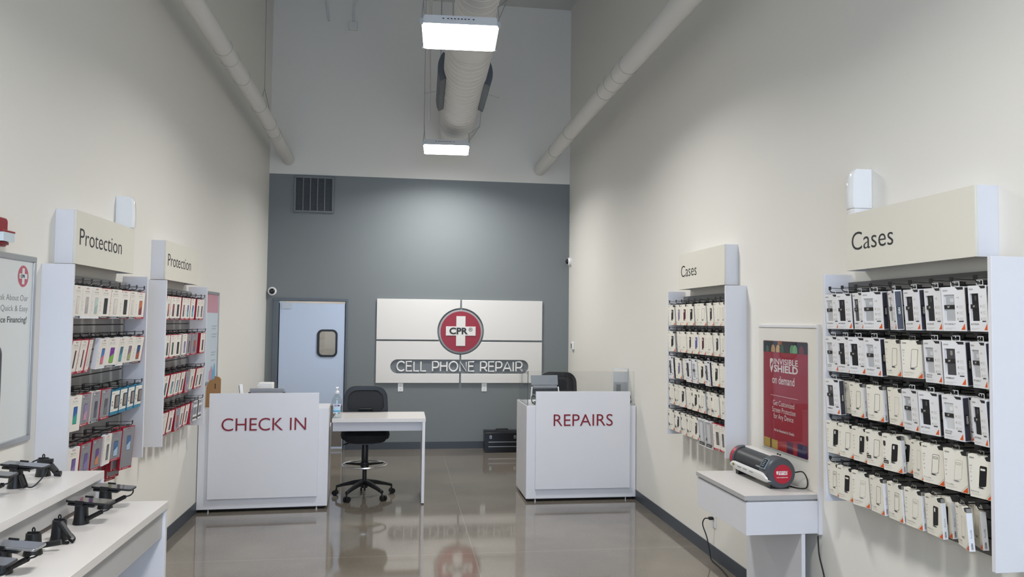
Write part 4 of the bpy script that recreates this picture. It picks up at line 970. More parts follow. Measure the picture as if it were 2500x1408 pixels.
# ---------------------------------------------------------------- things on the check-in counter
M_tgrey = mat('terminal_grey', '#8f9298', .4); M_tdk = mat('terminal_dark', '#33363b', .4)
cb = tag(empty('cardboard_box', (-1.80, 7.80, .9635), radians(8)), 'brown cardboard carton with a slot, standing on the back-left corner of the check-in counter', 'box')
b = MB(); b.prism([(-.06, 0), (.072, 0), (.072, .265), (.055, .285), (.018, .295), (.012, .268), (-.03, .255), (-.055, .19)], (0, .02, 0), X3, Z3, .055, M_card); b.build('body', cb, bevel=.002)
MB().box(.016, .072, -.0362, -.0356, .285, .2852, M_card).box(.02, .028, -.0362, -.0354, .175, .225, mat('slot_dark', '#1a120b', .7)).build('slot', cb)
def terminal(loc, rz, label, w, tilt, bh):
    t = tag(empty('pos_terminal', loc, rz), label, 'payment terminal', 'grey terminals on the counters')
    b = MB(); b.box(-w / 2, w / 2, -.012, .012, .10, .10 + bh, M_tgrey); o = b.build('screen', t, bevel=.004)
    o.rotation_euler = (tilt, 0, 0)
    MB().tube([(-w / 2 + .015, -.03, .105), (w / 2 - .015, -.03, .105)], .016, M_tgrey, 14).build('hinge_bar', t)
    MB().box(-w / 2 + .01, w / 2 - .01, -.015, .02, .045, .088, M_tdk).build('base_unit', t, bevel=.003)
    for sx in (-1, 1):
        MB().box(sx * w / 2 - .012, sx * w / 2 + .012, -.02, .02, .001, .125, M_tdk).build('bracket', t, bevel=.002)
    return t
t = terminal((-1.32, 7.97, .9635), radians(2), 'dark grey terminal peeking over the check-in panel below the door', .33, 0, .062)
rc = tag(empty('receipt_printer', (-1.36, 8.16, .9)), 'white box-shaped receipt printer behind the grey terminal on the check-in counter', 'printer')
b = MB(); b.box(-.07, .07, -.06, .06, -.174, .27, M_paper); b.build('body', rc, bevel=.008)
MB().box(-.078, -.04, -.065, -.061, .235, .25, M_white).build('lid_edge', rc)
hd = tag(empty('handheld_device', (-1.525, 7.84, .9635), radians(10)), 'small white tilted handheld device behind the check-in panel, left of the terminal', 'device')
b = MB(); b.box(-.016, .016, -.012, .012, .001, .215, M_white); o = b.build('body', hd, bevel=.006); o.rotation_euler = (0, radians(-6), 0)
b = MB(); b.box(-.0205, -.0165, -.008, .008, .12, .205, M_tdk); b.build('side_strip', hd).rotation_euler = (0, radians(-6), 0)

# ---------------------------------------------------------------- things on the repairs counter
gd = tag(empty('sneeze_guard', (1.846, 7.80, .9635)), 'clear acrylic sneeze guard around the top of the repairs counter', 'guard')
MB().box(-.553, .573, -.003, .003, .001, .352, M_clear).build('front_pane', gd)
MB().box(-.559, -.5535, -.003, .60, .001, .352, M_clear).build('side_pane', gd)
for xx in (-.556, .565):
    MB().tube([(xx, 0, .0), (xx, 0, .353)], .0035, mat('edge_dark', '#4a4f50', .2) if xx < 0 else M_clear, 6).build('edge', gd)
MB().box(-.565, -.548, -.008, .60, .0002, .006, M_alup).build('channel', gd)
t = tag(empty('pos_terminal', (1.505, 8.02, .9635), radians(4)), 'light grey folding terminal on white legs at the left end of the repairs counter', 'payment terminal', 'grey terminals on the counters')
o = MB().box(-.145, .145, -.008, .008, 0, .105, M_tgrey).build('screen', t, bevel=.003); o.location = (0, 0, .19); o.rotation_euler = (radians(-14), 0, 0)
MB().tube([(-.13, -.012, .172), (.13, -.012, .172)], .016, M_tgrey, 14).build('hinge_bar', t)
MB().box(-.128, .128, -.01, .03, .10, .152, M_tdk).build('base_unit', t, bevel=.003)
for sx in (-1, 1): MB().tube([(sx * .142, -.02, .175), (sx * .15, -.03, .09), (sx * .156, -.04, .001)], .008, M_white, 8).build('leg', t)
cd = tag(MB().tube(bez([(1.37, 7.86, .972), (1.40, 7.90, 1.02), (1.36, 7.93, 1.05), (1.345, 7.88, 1.01), (1.36, 7.85, .975), (1.42, 7.86, .972), (1.47, 7.91, .98), (1.40, 7.93, .99), (1.36, 7.89, .985)], 8), .005, M_cord, 6).build('cable'), 'tangled black cable beside the terminal on the repairs counter', 'cable', 'tangled cables on the repairs counter')
cd = tag(MB().tube(bez([(2.36, 7.86, .972), (2.40, 7.88, 1.04), (2.365, 7.9, 1.09), (2.33, 7.9, 1.05), (2.36, 7.87, .98), (2.395, 7.86, .985), (2.40, 7.89, 1.0), (2.35, 7.9, .975)], 8), .006, M_cord, 6).build('cable'), 'tangled black cable at the right end of the repairs counter', 'cable', 'tangled cables on the repairs counter')
sc = tag(empty('upright_display', (2.345, 8.06, .9635), radians(-8)), 'upright clear-framed display stand at the right end of the repairs counter', 'display')
b = MB()
for sx in (-1, 1): b.box(sx * .077 - .003, sx * .077 + .003, -.006, .006, .001, .365, M_alup)
b.box(-.0739, .0739, -.006, .006, .36, .366, M_alup); b.build('frame', sc)
MB().box(-.0735, .0735, -.003, .003, .22, .33, mat('panel_pale', '#bcbcbb', .3)).box(-.0735, .0735, -.003, .003, .05, .219, mat('panel_grey', '#9a9b9c', .35)).build('panel', sc)
MB().box(-.09, .09, -.05, .05, .0002, .012, M_alup).build('foot', sc)
cr = tag(empty('card_reader', (2.285, 7.93, .9635)), 'small grey card reader standing at the right of the repairs counter top', 'card reader')
MB().box(-.022, .022, -.01, .012, .001, .205, mat('reader_grey', '#6f6f6e', .4)).build('body', cr, bevel=.004)

# ---------------------------------------------------------------- tool box
tb = tag(empty('tool_box', (1.42, 10.80, 0)), 'black metal tool box with two silver drawer pulls on the floor by the grey wall', 'tool box')
M_tbx = mat('toolbox_black', '#121318', .3)
w = .25
MB().box(-w, w, -.115, .11, .002, .245, M_tbx).build('body', tb, bevel=.003)
MB().prism([(-.118, .2455), (.113, .2455), (.113, .272), (.08, .292), (-.085, .292), (-.118, .272)], (-w - .002, 0, 0), Y3, Z3, 2 * w + .004, M_tbx).build('lid', tb, bevel=.002)
for z0, z1 in ((.03, .088), (.094, .152)):
    dr = MB().box(-w + .03, w - .03, -.1215, -.1155, z0, z1, M_tbx).build('drawer', tb, bevel=.002)
    MB().box(-w + .05, w - .03, -.127, -.1218, z1 - .009, z1, M_alu).build('drawer_pull', dr)
for x in (-.17, .17): MB().prism(rrect(.03, .045, .008, 3, x, .215), (0, -.1195, 0), X3, Z3, .004, M_alu).box(x - .006, x + .006, -.124, -.1237, .2, .225, M_tdk).build('latch', tb)
MB().tube([(-.09, 0, .292), (-.08, 0, .31), (.08, 0, .31), (.09, 0, .292)], .008, M_black, 8).build('handle', tb)

# ---------------------------------------------------------------- wall table with the cutting machine (right wall)
tbx = tag(empty('wall_table', (2.199, 4.578, 0)), 'white wall table with thick grey-edged top under the red poster, holding the machine', 'table')
M_edge = mat('laminate_grey_edge', '#b3b2b0', .4)
b = MB(); b.box(-.229, .2265, -.368, .364, .611, .798, M_lam); b.build('box_body', tbx, bevel=.0012)
b = MB(); b.box(-.214, .2265, -.352, .36, .7985, .8075, M_edge); b.build('reveal', tbx)
b = MB(); b.box(-.238, .2265, -.368, .368, .808, .834, M_edge); b.box(-.2375, .2265, -.3675, .3675, .8341, .8352, M_lam2); b.build('table_top', tbx, bevel=.001)
MB().box(.111, .134, -.364, .355, .0, .6105, M_lam).build('support_panel', tbx, bevel=.001)
wb = tag(empty('wall_panel', (XR, 4.584, 0), -pi / 2), 'plain white panel with a thin top ledge on the right wall behind the red poster', 'wall panel')
MB().box(-.371, .374, -.012, 0, .8365, 1.80, mat('panel_offwhite', '#e0ddd4', .5)).build('board', wb)
MB().box(-.373, .376, -.018, 0, 1.8005, 1.815, M_lam).build('ledge', wb)
MB().box(.3745, .392, -.02, 0, .608, 1.82, M_lam).build('side_strip', wb)

# red poster in a clear holder
po = tag(empty('red_poster', (XR - .0125, 4.6035, 1.0125), -pi / 2), 'red INVISIBLE SHIELD on demand poster in a clear holder above the wall table', 'poster')
w, h = .5655, .699
P_red = mat('poster_red', '#a51f34', .3); P_nav = mat('poster_night', '#26242c', .3)
def pu(u): return -w / 2 + u * w
sh = MB(); sh.prism(rrect(w, h, .012, 4, 0, h / 2), (0, -.0002, 0), X3, Z3, .0016, P_red); sh = sh.build('sheet', po)
PO = (0, -.0022, 0); PO2 = (0, -.0026, 0); PO3 = (0, -.003, 0)
b = MB(); b.rect(pu(0), pu(1), h * .895, h - .002, PO, X3, Z3, P_nav)
for u, v, r, c, rs in ((.10, .915, .035, '#4d6b5b', 1.5), (.24, .915, .05, '#c79a63', 1.3), (.36, .915, .052, '#d9a873', 1.3), (.44, .92, .05, '#3f5d50', 1.4), (.40, .985, .05, '#b06b4c', .5), (.68, .915, .055, '#5f9b74', 1.3), (.74, .915, .055, '#86b487', 1.3), (.88, .912, .055, '#7a2a35', 1.3)):
    m_ = mat('bokeh_' + c[1:], c, .3); q = [(pu(u) + r * .55 * cos(2 * pi * i / 20), max(h * .897, min(h - .003, h * v + r * .55 * rs * sin(2 * pi * i / 20)))) for i in range(20)]
    b.flat(q, (0, -.0024 - .00012 * len(b.f), 0), X3, Z3, m_)
b.build('bokeh_print', sh)
b = MB(); b.rect(pu(.01), pu(.165), .002, h * .088, PO, X3, Z3, mat('poster_gold', '#c9a44c', .3)); b.rect(pu(.17), pu(.19), .002, h * .088, PO, X3, Z3, P_nav)
b.rect(pu(.195), pu(.34), .002, h * .085, PO, X3, Z3, MATS['poster_gold']); b.rect(pu(.34), pu(.55), .002, h * .08, PO, X3, Z3, mat('poster_crimson', '#b12a2f', .3)); b.rect(pu(.55), pu(.69), .002, h * .105, PO, X3, Z3, mat('poster_plum', '#5b2145', .3))
b.rect(pu(.69), pu(.78), .002, h * .09, PO, X3, Z3, MATS['poster_crimson']); b.rect(pu(.78), pu(.99), .002, h * .115, PO, X3, Z3, mat('poster_indigo', '#2f2352', .3)); b.build('skyline_print', sh)
P_w = mat('poster_white', '#ece3e0', .35)
def ptxt(t, v, hgt, u0, u1, off, name='lettering'): MB().text(t, (pu(u0), PO2[1], h * v), X3, Z3, hgt, P_w, 'l', off, w * (u1 - u0), 0, 3).build(name, sh)
ptxt('INVISIBLE', .785, .036, .26, .80, .012); ptxt('SHIELD', .716, .042, .26, .80, .028); ptxt('on demand', .607, .05, .215, .725, .008)
b = MB(); s0, t0 = pu(.2), h * .765
b.flat([(s0 - .022, t0 + .045), (s0, t0 + .052), (s0 + .022, t0 + .045), (s0 + .022, t0 - .005), (s0, t0 - .045), (s0 - .022, t0 - .005)], PO2, X3, Z3, P_w)
b.flat([(s0 - .012, t0 - .012), (s0 - .008, t0 + .014), (s0 + .016, t0 + .036), (s0 + .014, t0 + .010)], PO3, X3, Z3, P_red); b.build('shield_mark', sh)
MB().rect(pu(.175), pu(.80), h * .493, h * .4965, PO2, X3, Z3, P_w).build('rule', sh)
ptxt('Get Customized', .405, .033, .235, .72, -.002); ptxt('Screen Protection', .343, .033, .215, .745, -.002); ptxt('for Any Device', .284, .033, .25, .70, -.002); ptxt('Ask an Associate for Details', .168, .017, .255, .715, .01)
MB().prism(rrect(w + .016, h + .014, .014, 4, 0, h / 2 - .003), (0, -.0036, 0), X3, Z3, .002, M_clear).build('holder', po)
b = MB(); b.box(-w / 2 - .008, w / 2 + .008, -.012, -.0005, -.012, -.006, M_clear); b.build('holder_lip', po)

# the machine
M_body = mat('machine_charcoal', '#2d2e31', .38); M_cap = mat('machine_cap_grey', '#494c50', .42); M_cradle = mat('machine_cradle', '#d8d8d5', .35); M_discr = mat('machine_red', '#b01d33', .35)
mc = tag(empty('cutting_machine', (2.262, 4.60, .8352), radians(0)), 'dark cylindrical cutting machine with red end disc on the white wall table', 'machine')
r = .079; zc = .094
MB().lathe([(r, -.27), (r, .15)], (0, 0, zc), M_body, 48, 'y').build('barrel', mc)
fc = MB().lathe([(.074, -.315), (.084, -.306), (.086, -.295), (.086, -.25), (.083, -.249)], (0, 0, zc), M_cap, 48, 'y').build('far_cap', mc)
b = MB()
def bandq(a0, a1, y0, y1, rr, m, n=8):
    vs = []
    for i in range(n + 1):
        a = a0 + (a1 - a0) * i / n
        for y in (y0, y1): vs.append((-rr * cos(a), y, zc + rr * sin(a)))
    b.add(vs, [(2 * i, 2 * i + 1, 2 * i + 3, 2 * i + 2) for i in range(n)], m)
bandq(.35, 1.0, .258, .293, .0866, M_discr); bandq(-.15, .3, .258, .293, .0866, M_discr)
b.build('red_label', fc)
MB().lathe([(.086, .132), (.09, .136), (.092, .15), (.092, .225), (.089, .238), (.084, .244)], (0, 0, zc), M_cap, 56, 'y').build('near_cap', mc)
nc = [o for o in mc.children if o.name.startswith('near_cap')][0]
for me_o in (nc,): me_o.scale = (1, 1, 1)
ds = MB().prism(circ(.0565, 48, .006, zc - .004), (0, -.2442, 0), X3, Z3, .0022, M_discr).build('red_disc', nc)
b = MB(); b.text('INVISIBLE', (-.021, -.2467, zc + .0055), X3, Z3, .0085, P_w, 'l', .04, .058, 0, 2).text('SHIELD', (-.021, -.2467, zc - .008), X3, Z3, .0105, P_w, 'l', .06, .058, 0, 2).text('ON DEMAND', (-.033, -.2467, zc - .026), X3, Z3, .0055, P_w, 'l', .02, .072, 0, 2)
b.flat([(-.034, zc + .013), (-.029, zc + .0155), (-.024, zc + .013), (-.024, zc), (-.029, zc - .0085), (-.034, zc)], (0, -.2467, 0), X3, Z3, P_w); b.build('lettering', ds)
# display on the near cap, upper left
b = MB(); A0 = radians(32)
cxm, czm = -.092 * cos(A0), zc + .092 * sin(A0); T = Vector((sin(A0), 0, cos(A0))); Nn = Vector((-cos(A0), 0, sin(A0)))
O = Vector((cxm, -.187, czm)) - Nn * .004
b.prism(rrect(.062, .066, .006, 3), O, -Y3, T, .008, mat('machine_bezel', '#8fa0ad', .25, metal=.4)); b.build('display_bezel', nc)
b = MB(); b.prism(rrect(.048, .056, .004, 3), O + Nn * .0083, -Y3, T, .0012, M_lens); b.build('display', nc)
b = MB(); M_seg = mat('display_digits', '#cfe3ee', .3)
for k, (u0, v0) in enumerate(((-.012, .004), (-.012, -.018))):
    for (a0, a1, b0, b1) in ((0, .02, .014, .0155), (0, .02, 0, .0015), (0, .0015, 0, .0155), (.0185, .02, 0, .0155)): b.rect(u0 + a0, u0 + a1, v0 + b0, v0 + b1, O + Nn * .0098, -Y3, T, M_seg)
b.build('digits', nc)
MB().text('InvisibleShield', tuple(Vector((-.0806 * cos(.18), .01 - .08, zc + .0806 * sin(.18)))), -Y3, Vector((sin(.18), 0, cos(.18))), .009, mat('machine_text', '#c9c3c2', .4), 'l', .02, .062, 0, 2).build('lettering', [o for o in mc.children if o.name.startswith('barrel')][0])
# pale cradle along the front side
b = MB(); prof = [(-.062, -.062), (-.078, -.056), (-.094, -.036), (-.099, -.012), (-.092, .002), (-.0865, -.006), (-.0865, -.03), (-.07, -.052)]
ys = [(-.245, .0), (-.232, .3), (-.2, .9), (-.17, 1.0), (.20, 1.0), (.235, .8), (.262, .3), (.27, .0)]
n = len(prof); vs = []
for y, k in ys:
    cz_ = -.034
    for (u, v) in prof: vs.append((u if k else u, y, zc - .004 + cz_ + (v - cz_) * (.35 + .65 * k)))
fs = [(i * n + j, i * n + (j + 1) % n, (i + 1) * n + (j + 1) % n, (i + 1) * n + j) for i in range(len(ys) - 1) for j in range(n)] + [tuple(range(n - 1, -1, -1)), tuple(range((len(ys) - 1) * n, len(ys) * n))]
b.add(vs, fs, M_cradle); crd = b.build('cradle', mc)
b = MB(); b.prism(rrect(.022, .016, .002, 2), (-.0995, .21, zc - .024), -Y3, Z3, .0012, mat('sticker_yellow', '#7d7426', .4))
for y in (.13, .05, -.04): lines2(b, -.0, 0, .05, 2, M_grtxt, (0, 0, 0)) if False else b.prism([(0, 0), (.05, 0), (.05, .0045), (0, .0045)], (-.0985, y + .02, zc - .03), -Y3, Z3, .0008, M_grtxt)
b.build('printed_marks', crd)
b = MB(); b.box(-.0, .05, -.15, .26, zc + .074, zc + .0865, M_cradle); o = b.build('rear_cover', mc, bevel=.004)
for y in (-.10, -.13): MB().lathe([(.006, 0), (.005, .008)], (.05, y, zc + .0868), M_black, 10).build('rubber_stop', mc)
for y in (-.2, .24): MB().box(-.06, .06, y - .02, y + .02, .0004, .028, M_black).build('foot', mc)
pc = tag(MB().tube(bez([(2.36, 4.38, .93), (2.385, 4.335, .94), (2.405, 4.32, .90), (2.40, 4.32, .85), (2.37, 4.36, .8395), (2.345, 4.43, .8395)], 8), .0038, M_cord, 6).build('power_cable'), 'black power cable looping behind the machine on the wall table', 'cable')

# ---------------------------------------------------------------- outlet and cords on the right wall
o_ = tag(empty('wall_outlet', (XR, 5.745, .30), -pi / 2), 'white wall outlet with a black plug, low on the right wall beside the wall table', 'outlet', 'white duplex wall outlets')
MB().prism(rrect(.074, .118, .005, 3), (0, -.001, 0), X3, Z3, .005, M_white).build('cover_plate', o_, bevel=.001)
for zz in (-.027, .027): MB().prism(rrect(.034, .03, .01, 4, 0, zz), (0, -.0065, 0), X3, Z3, .002, M_paper).build('socket', o_)
pcd = tag(empty('electric_lead', (XR, 5.745, 0)), 'black power cord from the low wall outlet down to the floor', 'cord')
MB().box(-.045, -.0092, -.014, .014, .302, .324, M_cord).build('plug', pcd, bevel=.004)
MB().tube(bez([(-.045, 0, .313), (-.075, .01, .308), (-.085, .02, .26), (-.06, 0, .17), (-.05, -.03, .08), (-.05, -.06, .02), (-.045, -.15, .0065), (-.055, -.28, .0065), (-.075, -.42, .0065), (-.10, -.60, .0065), (-.14, -.80, .0065), (-.22, -.86, .0065)], 8), .0045, M_cord, 8).build('cable', pcd)
tag(MB().tube(bez([(XR - .04, 4.17, .609), (XR - .035, 4.165, .5), (XR - .012, 4.15, .36), (XR - .025, 4.14, .2), (XR - .015, 4.12, .08), (XR - .02, 4.05, .106)], 8), .0045, M_cord, 8).build('hanging_cable'), 'black cable hanging down the right wall from under the wall table', 'cable')

# ---------------------------------------------------------------- glossy wall units above the racks
def wall_unit(loc, rz, label):
    u = tag(empty('wall_unit', loc, rz), label, 'wall unit', 'white rounded wall units')
    # D-shaped body: flat right side, bulging front; local x along wall, -y into the room
    prof = [(0, 0), (0, -.105), (.02, -.112), (.05, -.112), (.085, -.1), (.115, -.07), (.13, -.035), (.132, 0)]
    b = MB(); n = len(prof); L = [(-.10, .94), (-.085, 1.0), (-.03, 1.0), (.03, .99), (.075, .95), (.098, .88), (.105, .8)]; vs = []
    for z, k in L: vs += [(x * (k if x > .01 else 1), y * k, z) for x, y in prof]
    b.add(vs, [(i * n + j, i * n + (j + 1) % n, (i + 1) * n + (j + 1) % n, (i + 1) * n + j) for i in range(len(L) - 1) for j in range(n)] + [tuple(range(n - 1, -1, -1)), tuple(range((len(L) - 1) * n, len(L) * n))], M_gloss)
    o = b.build('cover', u)
    b = MB(); vs = []
    L = [(-.16, .8), (-.145, .9), (-.102, .925)]
    for z, k in L: vs += [(x * (k if x > .01 else 1), y * k, z) for x, y in prof]
    b.add(vs, [(i * n + j, i * n + (j + 1) % n, (i + 1) * n + (j + 1) % n, (i + 1) * n + j) for i in range(len(L) - 1) for j in range(n)] + [tuple(range(n - 1, -1, -1)), tuple(range((len(L) - 1) * n, len(L) * n))], M_white)
    b.build('lower_cover', u)
    return u
def mirror_x(u):
    for o in u.children: o.scale.x = -1
wu = wall_unit((XR - .001, 3.69, 2.53), -pi / 2, "glossy white rounded wall unit above the nearer 'Cases' header")
mirror_x(wu)
wall_unit((XL + .001, 5.335, 2.505), pi / 2, "glossy white rounded wall unit above the nearer 'Protection' header")

# ---------------------------------------------------------------- red fire strobe at the left edge
al = tag(empty('fire_alarm_strobe', (XL, 3.845, 2.205), pi / 2), 'red fire alarm strobe with a clear lens on the left wall', 'fire alarm')
M_far = mat('alarm_red', '#8f1c27', .3)
MB().prism(rrect(.115, .135, .02, 5), (0, -.001, 0), X3, Z3, .03, M_far).build('housing', al, bevel=.006)
MB().box(-.055, .062, -.062, -.0312, -.003, .006, M_far).build('hood', al, bevel=.002)
MB().prism([(-.05, -.032), (.052, -.032), (.05, -.064), (-.05, -.064)][::-1], (0, 0, -.046), X3, Y3, .042, mat('strobe_lens', '#cfdbe2', .08, coat=.6)).build('lens', al)
MB().box(-.03, .03, -.05, -.0312, -.06, -.047, M_far).build('chin', al, bevel=.002)
MB().text('FIRE', (.0525, -.036, -.012), -Z3, Vector((0, -1, 0)), .008, M_dk, 'l', .03, None, 0, 2).build('lettering', al)

# ---------------------------------------------------------------- framed posters on the left wall
def snap_frame(loc, w, h, label, group='framed posters on the left wall'):
    f = tag(empty('framed_poster', loc, pi / 2), label, 'poster', group)
    b = MB(); t = .028
    for q in ((-w / 2, w / 2, 0, t), (-w / 2, w / 2, h - t, h)): b.box(q[0], q[1], -.014, 0, q[2], q[3], M_alup)
    for q in ((-w / 2, -w / 2 + t), (w / 2 - t, w / 2)): b.box(q[0], q[1], -.014, 0, t, h - t, M_alup)
    b.build('frame', f, bevel=.004)
    return f
w, h = .66, .93
f1 = snap_frame((XL, 3.915, 1.188), w, h, 'silver-framed white financing poster with red cross emblem, at the left edge')
M_post = mat('poster_paper', '#d3d6d4', .35)
sh = MB().box(-w / 2 + .026, w / 2 - .026, -.006, -.0005, .026, h - .026, M_post).build('sheet', f1)
b = MB(); cxp, czp = .205, .825
b.flat(circ(.054, 40, cxp, czp), (0, -.0065, 0), X3, Z3, mat('emblem_rose', '#c06a74', .4)); b.flat(circ(.049, 40, cxp, czp), (0, -.0069, 0), X3, Z3, mat('emblem_red_print', '#b4525f', .4))
a_, c_ = .0125, .04
b.flat([(cxp + u, czp + v) for u, v in [(-a_, -c_), (a_, -c_), (a_, -a_), (c_, -a_), (c_, a_), (a_, a_), (a_, c_), (-a_, c_), (-a_, a_), (-c_, a_), (-c_, -a_), (-a_, -a_)]], (0, -.0073, 0), X3, Z3, M_post)
eb = b.build('emblem', sh); MB().text('CPR', (cxp - .029, -.0077, czp - .0075), X3, Z3, .015, M_dk, 'l', .04, .046, 0, 3).build('lettering', eb)
rx_ = .262
MB().text('Ask About Our', (rx_, -.0065, .703), X3, Z3, .0285, mat('poster_grey_text', '#77797b', .5), 'r', -.008, .30, 0, 3).build('lettering', sh)
MB().text('Quick & Easy', (rx_, -.0065, .651), X3, Z3, .0285, MATS['poster_grey_text'], 'r', -.008, .262, 0, 3).build('lettering', sh)
MB().text('Device Financing!', (rx_ - .006, -.0065, .596), X3, Z3, .0285, mat('poster_dark_text', '#45474a', .5), 'r', .012, .345, 0, 3).build('lettering', sh)
b = MB(); b.flat(rrect(.30, .62, .05, 8, -.125, .175), (0, -.0065, 0), X3, Z3, M_dk) if False else None
def clipz(P, z0): return [(u, max(v, z0)) for u, v in P]
b.flat(clipz(rrect(.31, .60, .05, 8, -.125, .19), .03), (0, -.0064, 0), X3, Z3, mat('phone_rim', '#4a4e55', .3)); b.flat(clipz(rrect(.288, .58, .042, 8, -.125, .19), .03), (0, -.0067, 0), X3, Z3, M_dk)
b.flat(clipz(rrect(.27, .562, .036, 8, -.125, .19), .03), (0, -.007, 0), X3, Z3, mat('phone_screen_blue', '#3f4f93', .3)); b.flat([(-.26, .03), (.01, .03), (.01, .13), (-.26, .20)], (0, -.0073, 0), X3, Z3, mat('phone_screen_sky', '#8fb7cf', .3))
b.build('phone_picture', sh)
w, h = .66, .91
f2 = snap_frame((XL, 7.92, 1.172), w, h, 'silver-framed pale poster with pink top band behind the check-in counter')
sh = MB().box(-w / 2 + .026, w / 2 - .026, -.006, -.0005, .026, h - .026, mat('poster_pale_blue', '#c9d4da', .3)).build('sheet', f2)
b = MB(); b.rect(-w / 2 + .028, w / 2 - .028, .70, h - .028, (0, -.0065, 0), X3, Z3, mat('poster_pink', '#c98f9b', .35)); b.build('pink_band', sh)
b = MB()
for z, ww in ((.56, .24), (.535, .2), (.48, .24), (.455, .22), (.30, .22), (.275, .18), (.22, .2)): b.rect(.06, .06 + ww * .9, z, z + .012, (0, -.0065, 0), X3, Z3, mat('poster_faint_text', '#a9b4bc', .4))
b.build('text_lines', sh)
b = MB(); b.flat([(-.02, .04), (.1, .03), (.12, .12), (.08, .18), (.05, .14), (.0, .12)], (0, -.0065, 0), X3, Z3, mat('poster_figure_pink', '#c58fa4', .4)); b.flat([(.09, .03), (.26, .03), (.24, .17), (.2, .2), (.16, .12), (.12, .18)], (0, -.0068, 0), X3, Z3, mat('poster_figure_blue', '#6fa6c4', .4)); b.build('figure_print', sh)

# ---------------------------------------------------------------- two-tier display table on the left with phones
M_strip = mat('table_gap', '#5d534e', .5)
tl = tag(empty('display_table', (-1.445, 2.6, 0)), 'white two-tier display table with phones along the left wall', 'table')
ZN, ZR = 1.0, 1.138; xo = -1.445; yo = 2.6
y0, y1 = .9 - yo, 3.647 - yo
nx0, nx1 = -1.289 - xo, -1.016 - xo; rx0, rx1 = XL + .003 - xo, -1.29 - xo
MB().box(rx0 + .10, nx1, y0, y1, ZN - .032, ZN, M_lam2).build('lower_top', tl, bevel=.0012)
MB().box(rx0, rx1, y0, y1, ZR - .032, ZR, M_lam2).build('upper_top', tl, bevel=.0012)
MB().box(rx1 - .04, rx1 - .022, y0 + .002, y1 - .032, ZN + .022, ZR - .0325, M_edge).build('riser', tl)
MB().box(rx1 - .044, rx1 - .03, y0 + .002, y1 - .032, ZN + .0005, ZN + .0215, M_strip).build('riser_gap', tl)
MB().box(rx0 + .11, rx1 - .0, y1 - .03, y1 - .001, ZN + .0005, ZR - .0325, M_lam).build('riser_end', tl)
MB().box(nx1 - .034, nx1 - .016, y0 + .002, y1 - .031, ZN - .15, ZN - .0325, M_edge).build('apron', tl)
MB().box(rx0 + .10, nx1 - .004, y1 - .03, y1 - .001, .0, ZN - .0325, M_lam).build('end_panel', tl, bevel=.001)
MB().box(rx0 + .10, nx1 - .004, y0 + .001, y0 + .03, .0, ZN - .0325, M_lam).build('end_panel', tl, bevel=.001)
tag(MB().box(-1.228, -1.219, 1.6, 3.12, ZN + .0003, ZN + .005, M_paper).build('cable_raceway'), 'thin white cable strip along the lower tier of the display table', 'cable cover')
def coil(b, p, q, r, turns, m, rt=.0035):
    p, q = Vector(p), Vector(q); d = (q - p); t = d.normalized(); a = t.orthogonal().normalized(); c = t.cross(a); N = turns * 8
    b.tube([p + d * (i / N) + (a * cos(2 * pi * i / 8) + c * sin(2 * pi * i / 8)) * r for i in range(N + 1)], rt, m, 5)
def stand(b, z=.0):
    b.lathe([(.030, .0005), (.030, .004), (.0265, .02), (.0235, .07), (.0235, .073)], (0, 0, 0), M_black, 24)
M_scr = mat('phone_glass', '#1b1d22', .06, coat=.6); M_rim = mat('phone_rim_silver', '#a9abad', .25, metal=.8); M_scr2 = mat('phone_glass_maroon', '#3a0d16', .06, coat=.6); M_scr3 = mat('phone_glass_slate', '#45484f', .12, coat=.5)
def phone(loc, rz, label, rim=M_black, scr=M_scr, L=.162, Wd=.079, pitch=6, cord=1):
    s = tag(empty('phone_stand', loc, rz), label.replace('PHONE', 'black security stand holding'), 'phone stand', 'black phone stands on the display table')
    b = MB(); stand(b); b.build('post', s)
    b = MB(); b.box(-.05, .05, -.028, .028, .073, .083, M_black); b.box(-.014, .014, -.046, .046, .076, .084, M_black)
    hd = b.build('holder', s, bevel=.003); hd.rotation_euler = (0, radians(pitch), 0)
    for sy in (-1, 1):
        g_ = MB().box(-.016, .016, sy * (Wd / 2 + .0035) - .002, sy * (Wd / 2 + .0035) + .002, .0845, .099, M_black).build('grip', s); g_.rotation_euler = (0, radians(pitch), 0)
    b = MB(); p0 = Vector((.086, .0, .078)); 
    if cord == 1:
        coil(b, (.03, -.012, .022), (.088, -.028, .052), .006, 16, M_cord); b.tube(bez([(.088, -.028, .052), (.106, -.02, .056), (.112, -.006, .064), (.1115, .0, .074)], 6), .003, M_cord, 6)
    else:
        b.tube([(.028, -.02, .05), (.055, -.045, .012)], .011, M_black, 10); b.tube(bez([(.055, -.045, .012), (.085, -.05, .012), (.108, -.03, .04), (.113, -.004, .06), (.112, .0, .072)], 6), .0026, M_cord, 6)
    b.build('coil_cord', s)
    ph = tag(empty('display_phone', (loc[0], loc[1], loc[2]), rz), label.replace('PHONE', 'display phone:'), 'phone', 'display phones on the table')
    b = MB(); b.prism(rrect(L, Wd, .012, 5), (.025, 0, .0872), X3, Y3, .0078, rim); o = b.build('body', ph, bevel=.002); o.rotation_euler = (0, radians(pitch), 0)
    b = MB(); b.prism(rrect(L - .006, Wd - .006, .010, 5), (.025, 0, .0952), X3, Y3, .0004, scr); o = b.build('screen', ph); o.rotation_euler = (0, radians(pitch), 0)
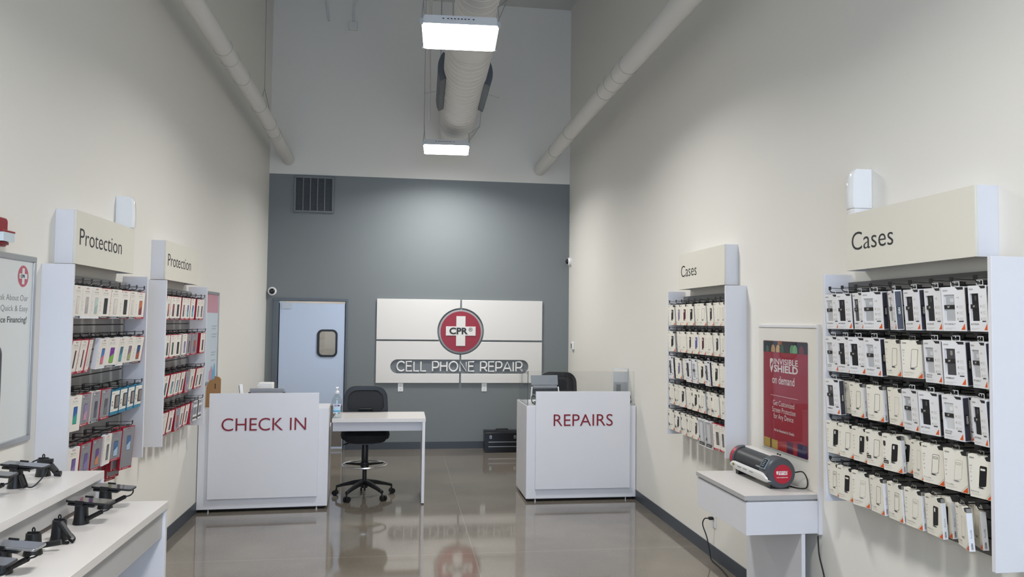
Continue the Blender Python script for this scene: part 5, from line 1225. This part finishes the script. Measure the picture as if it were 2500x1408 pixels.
def bare(loc, rz, label, mode=0):
    s = tag(empty('phone_stand', loc, rz), label, 'phone stand', 'black phone stands on the display table')
    b = MB(); stand(b); b.build('post', s)
    b = MB(); b.box(-.019, .019, -.003, .003, .0732, .078, M_black); b.tube(bez([(-.003, 0, .077), (-.004, 0, .085), (0, 0, .091), (.004, 0, .085), (.003, 0, .077)], 6), .0026, M_black, 6); b.build('latch', s)
    b = MB()
    if mode == 0:
        b.tube([(.012, -.022, .066), (.05, -.04, .026)], .011, M_black, 10); b.tube(bez([(.05, -.04, .026), (.062, -.045, .014), (.06, -.05, .01)], 5), .012, M_black, 8); b.box(-.012, .055, -.062, -.05, .0006, .009, M_black)
    elif mode == 1:
        b.tube([(-.012, .03, .018), (.075, .036, .03)], .010, M_black, 10)
    else:
        b.tube([(.015, -.01, .068), (.06, -.02, .02)], .013, M_black, 10); b.box(.005, .045, -.03, -.012, .06, .075, M_black); b.tube(bez([(-.02, 0, .07), (-.045, -.01, .055), (-.05, -.012, .02)], 6), .003, M_cord, 6); b.tube([(.055, -.022, .014), (.08, -.02, .012)], .012, M_black, 8)
    b.build('tether', s)
k_ = (1.8136 - ZN) / (1.8136 - .95); kr = (1.8136 - ZR) / (1.8136 - 1.097)
def nz(x, y): return (x * k_, y * k_, ZN + .0003)
def rz_(x, y): return (x * kr, y * kr, ZR + .0003)
phone(nz(-1.318, 3.747), 0, 'PHONE black phone farthest back on the lower tier')
phone(nz(-1.315, 3.476), radians(-3), 'PHONE black phone second from the far end of the lower tier')
bare(nz(-1.300, 3.231), 0, 'empty black phone stand with a dangling bracket, middle of the lower tier', 0)
bare(nz(-1.312, 3.045), 0, 'empty black phone stand behind the maroon-lit phone on the lower tier', 1)
phone(nz(-1.315, 2.835), radians(-2), 'PHONE silver-rimmed phone reflecting maroon at the front of the lower tier', M_rim, M_scr3)  # silver rim, slate glass
phone(nz(-1.325, 2.66), radians(-2), 'PHONE slate-screened phone cut off at the bottom-left corner', M_black, M_scr3)
bare(rz_(-1.588, 3.755), 0, 'empty black phone stand at the far end of the upper tier', 2)
phone(rz_(-1.59, 3.511), 0, 'PHONE grey-screened phone on the upper tier of the table', M_black, M_scr3, cord=2)
phone(rz_(-1.635, 3.33), 0, 'PHONE phone half cut off by the left edge, upper tier', M_black, M_scr3)
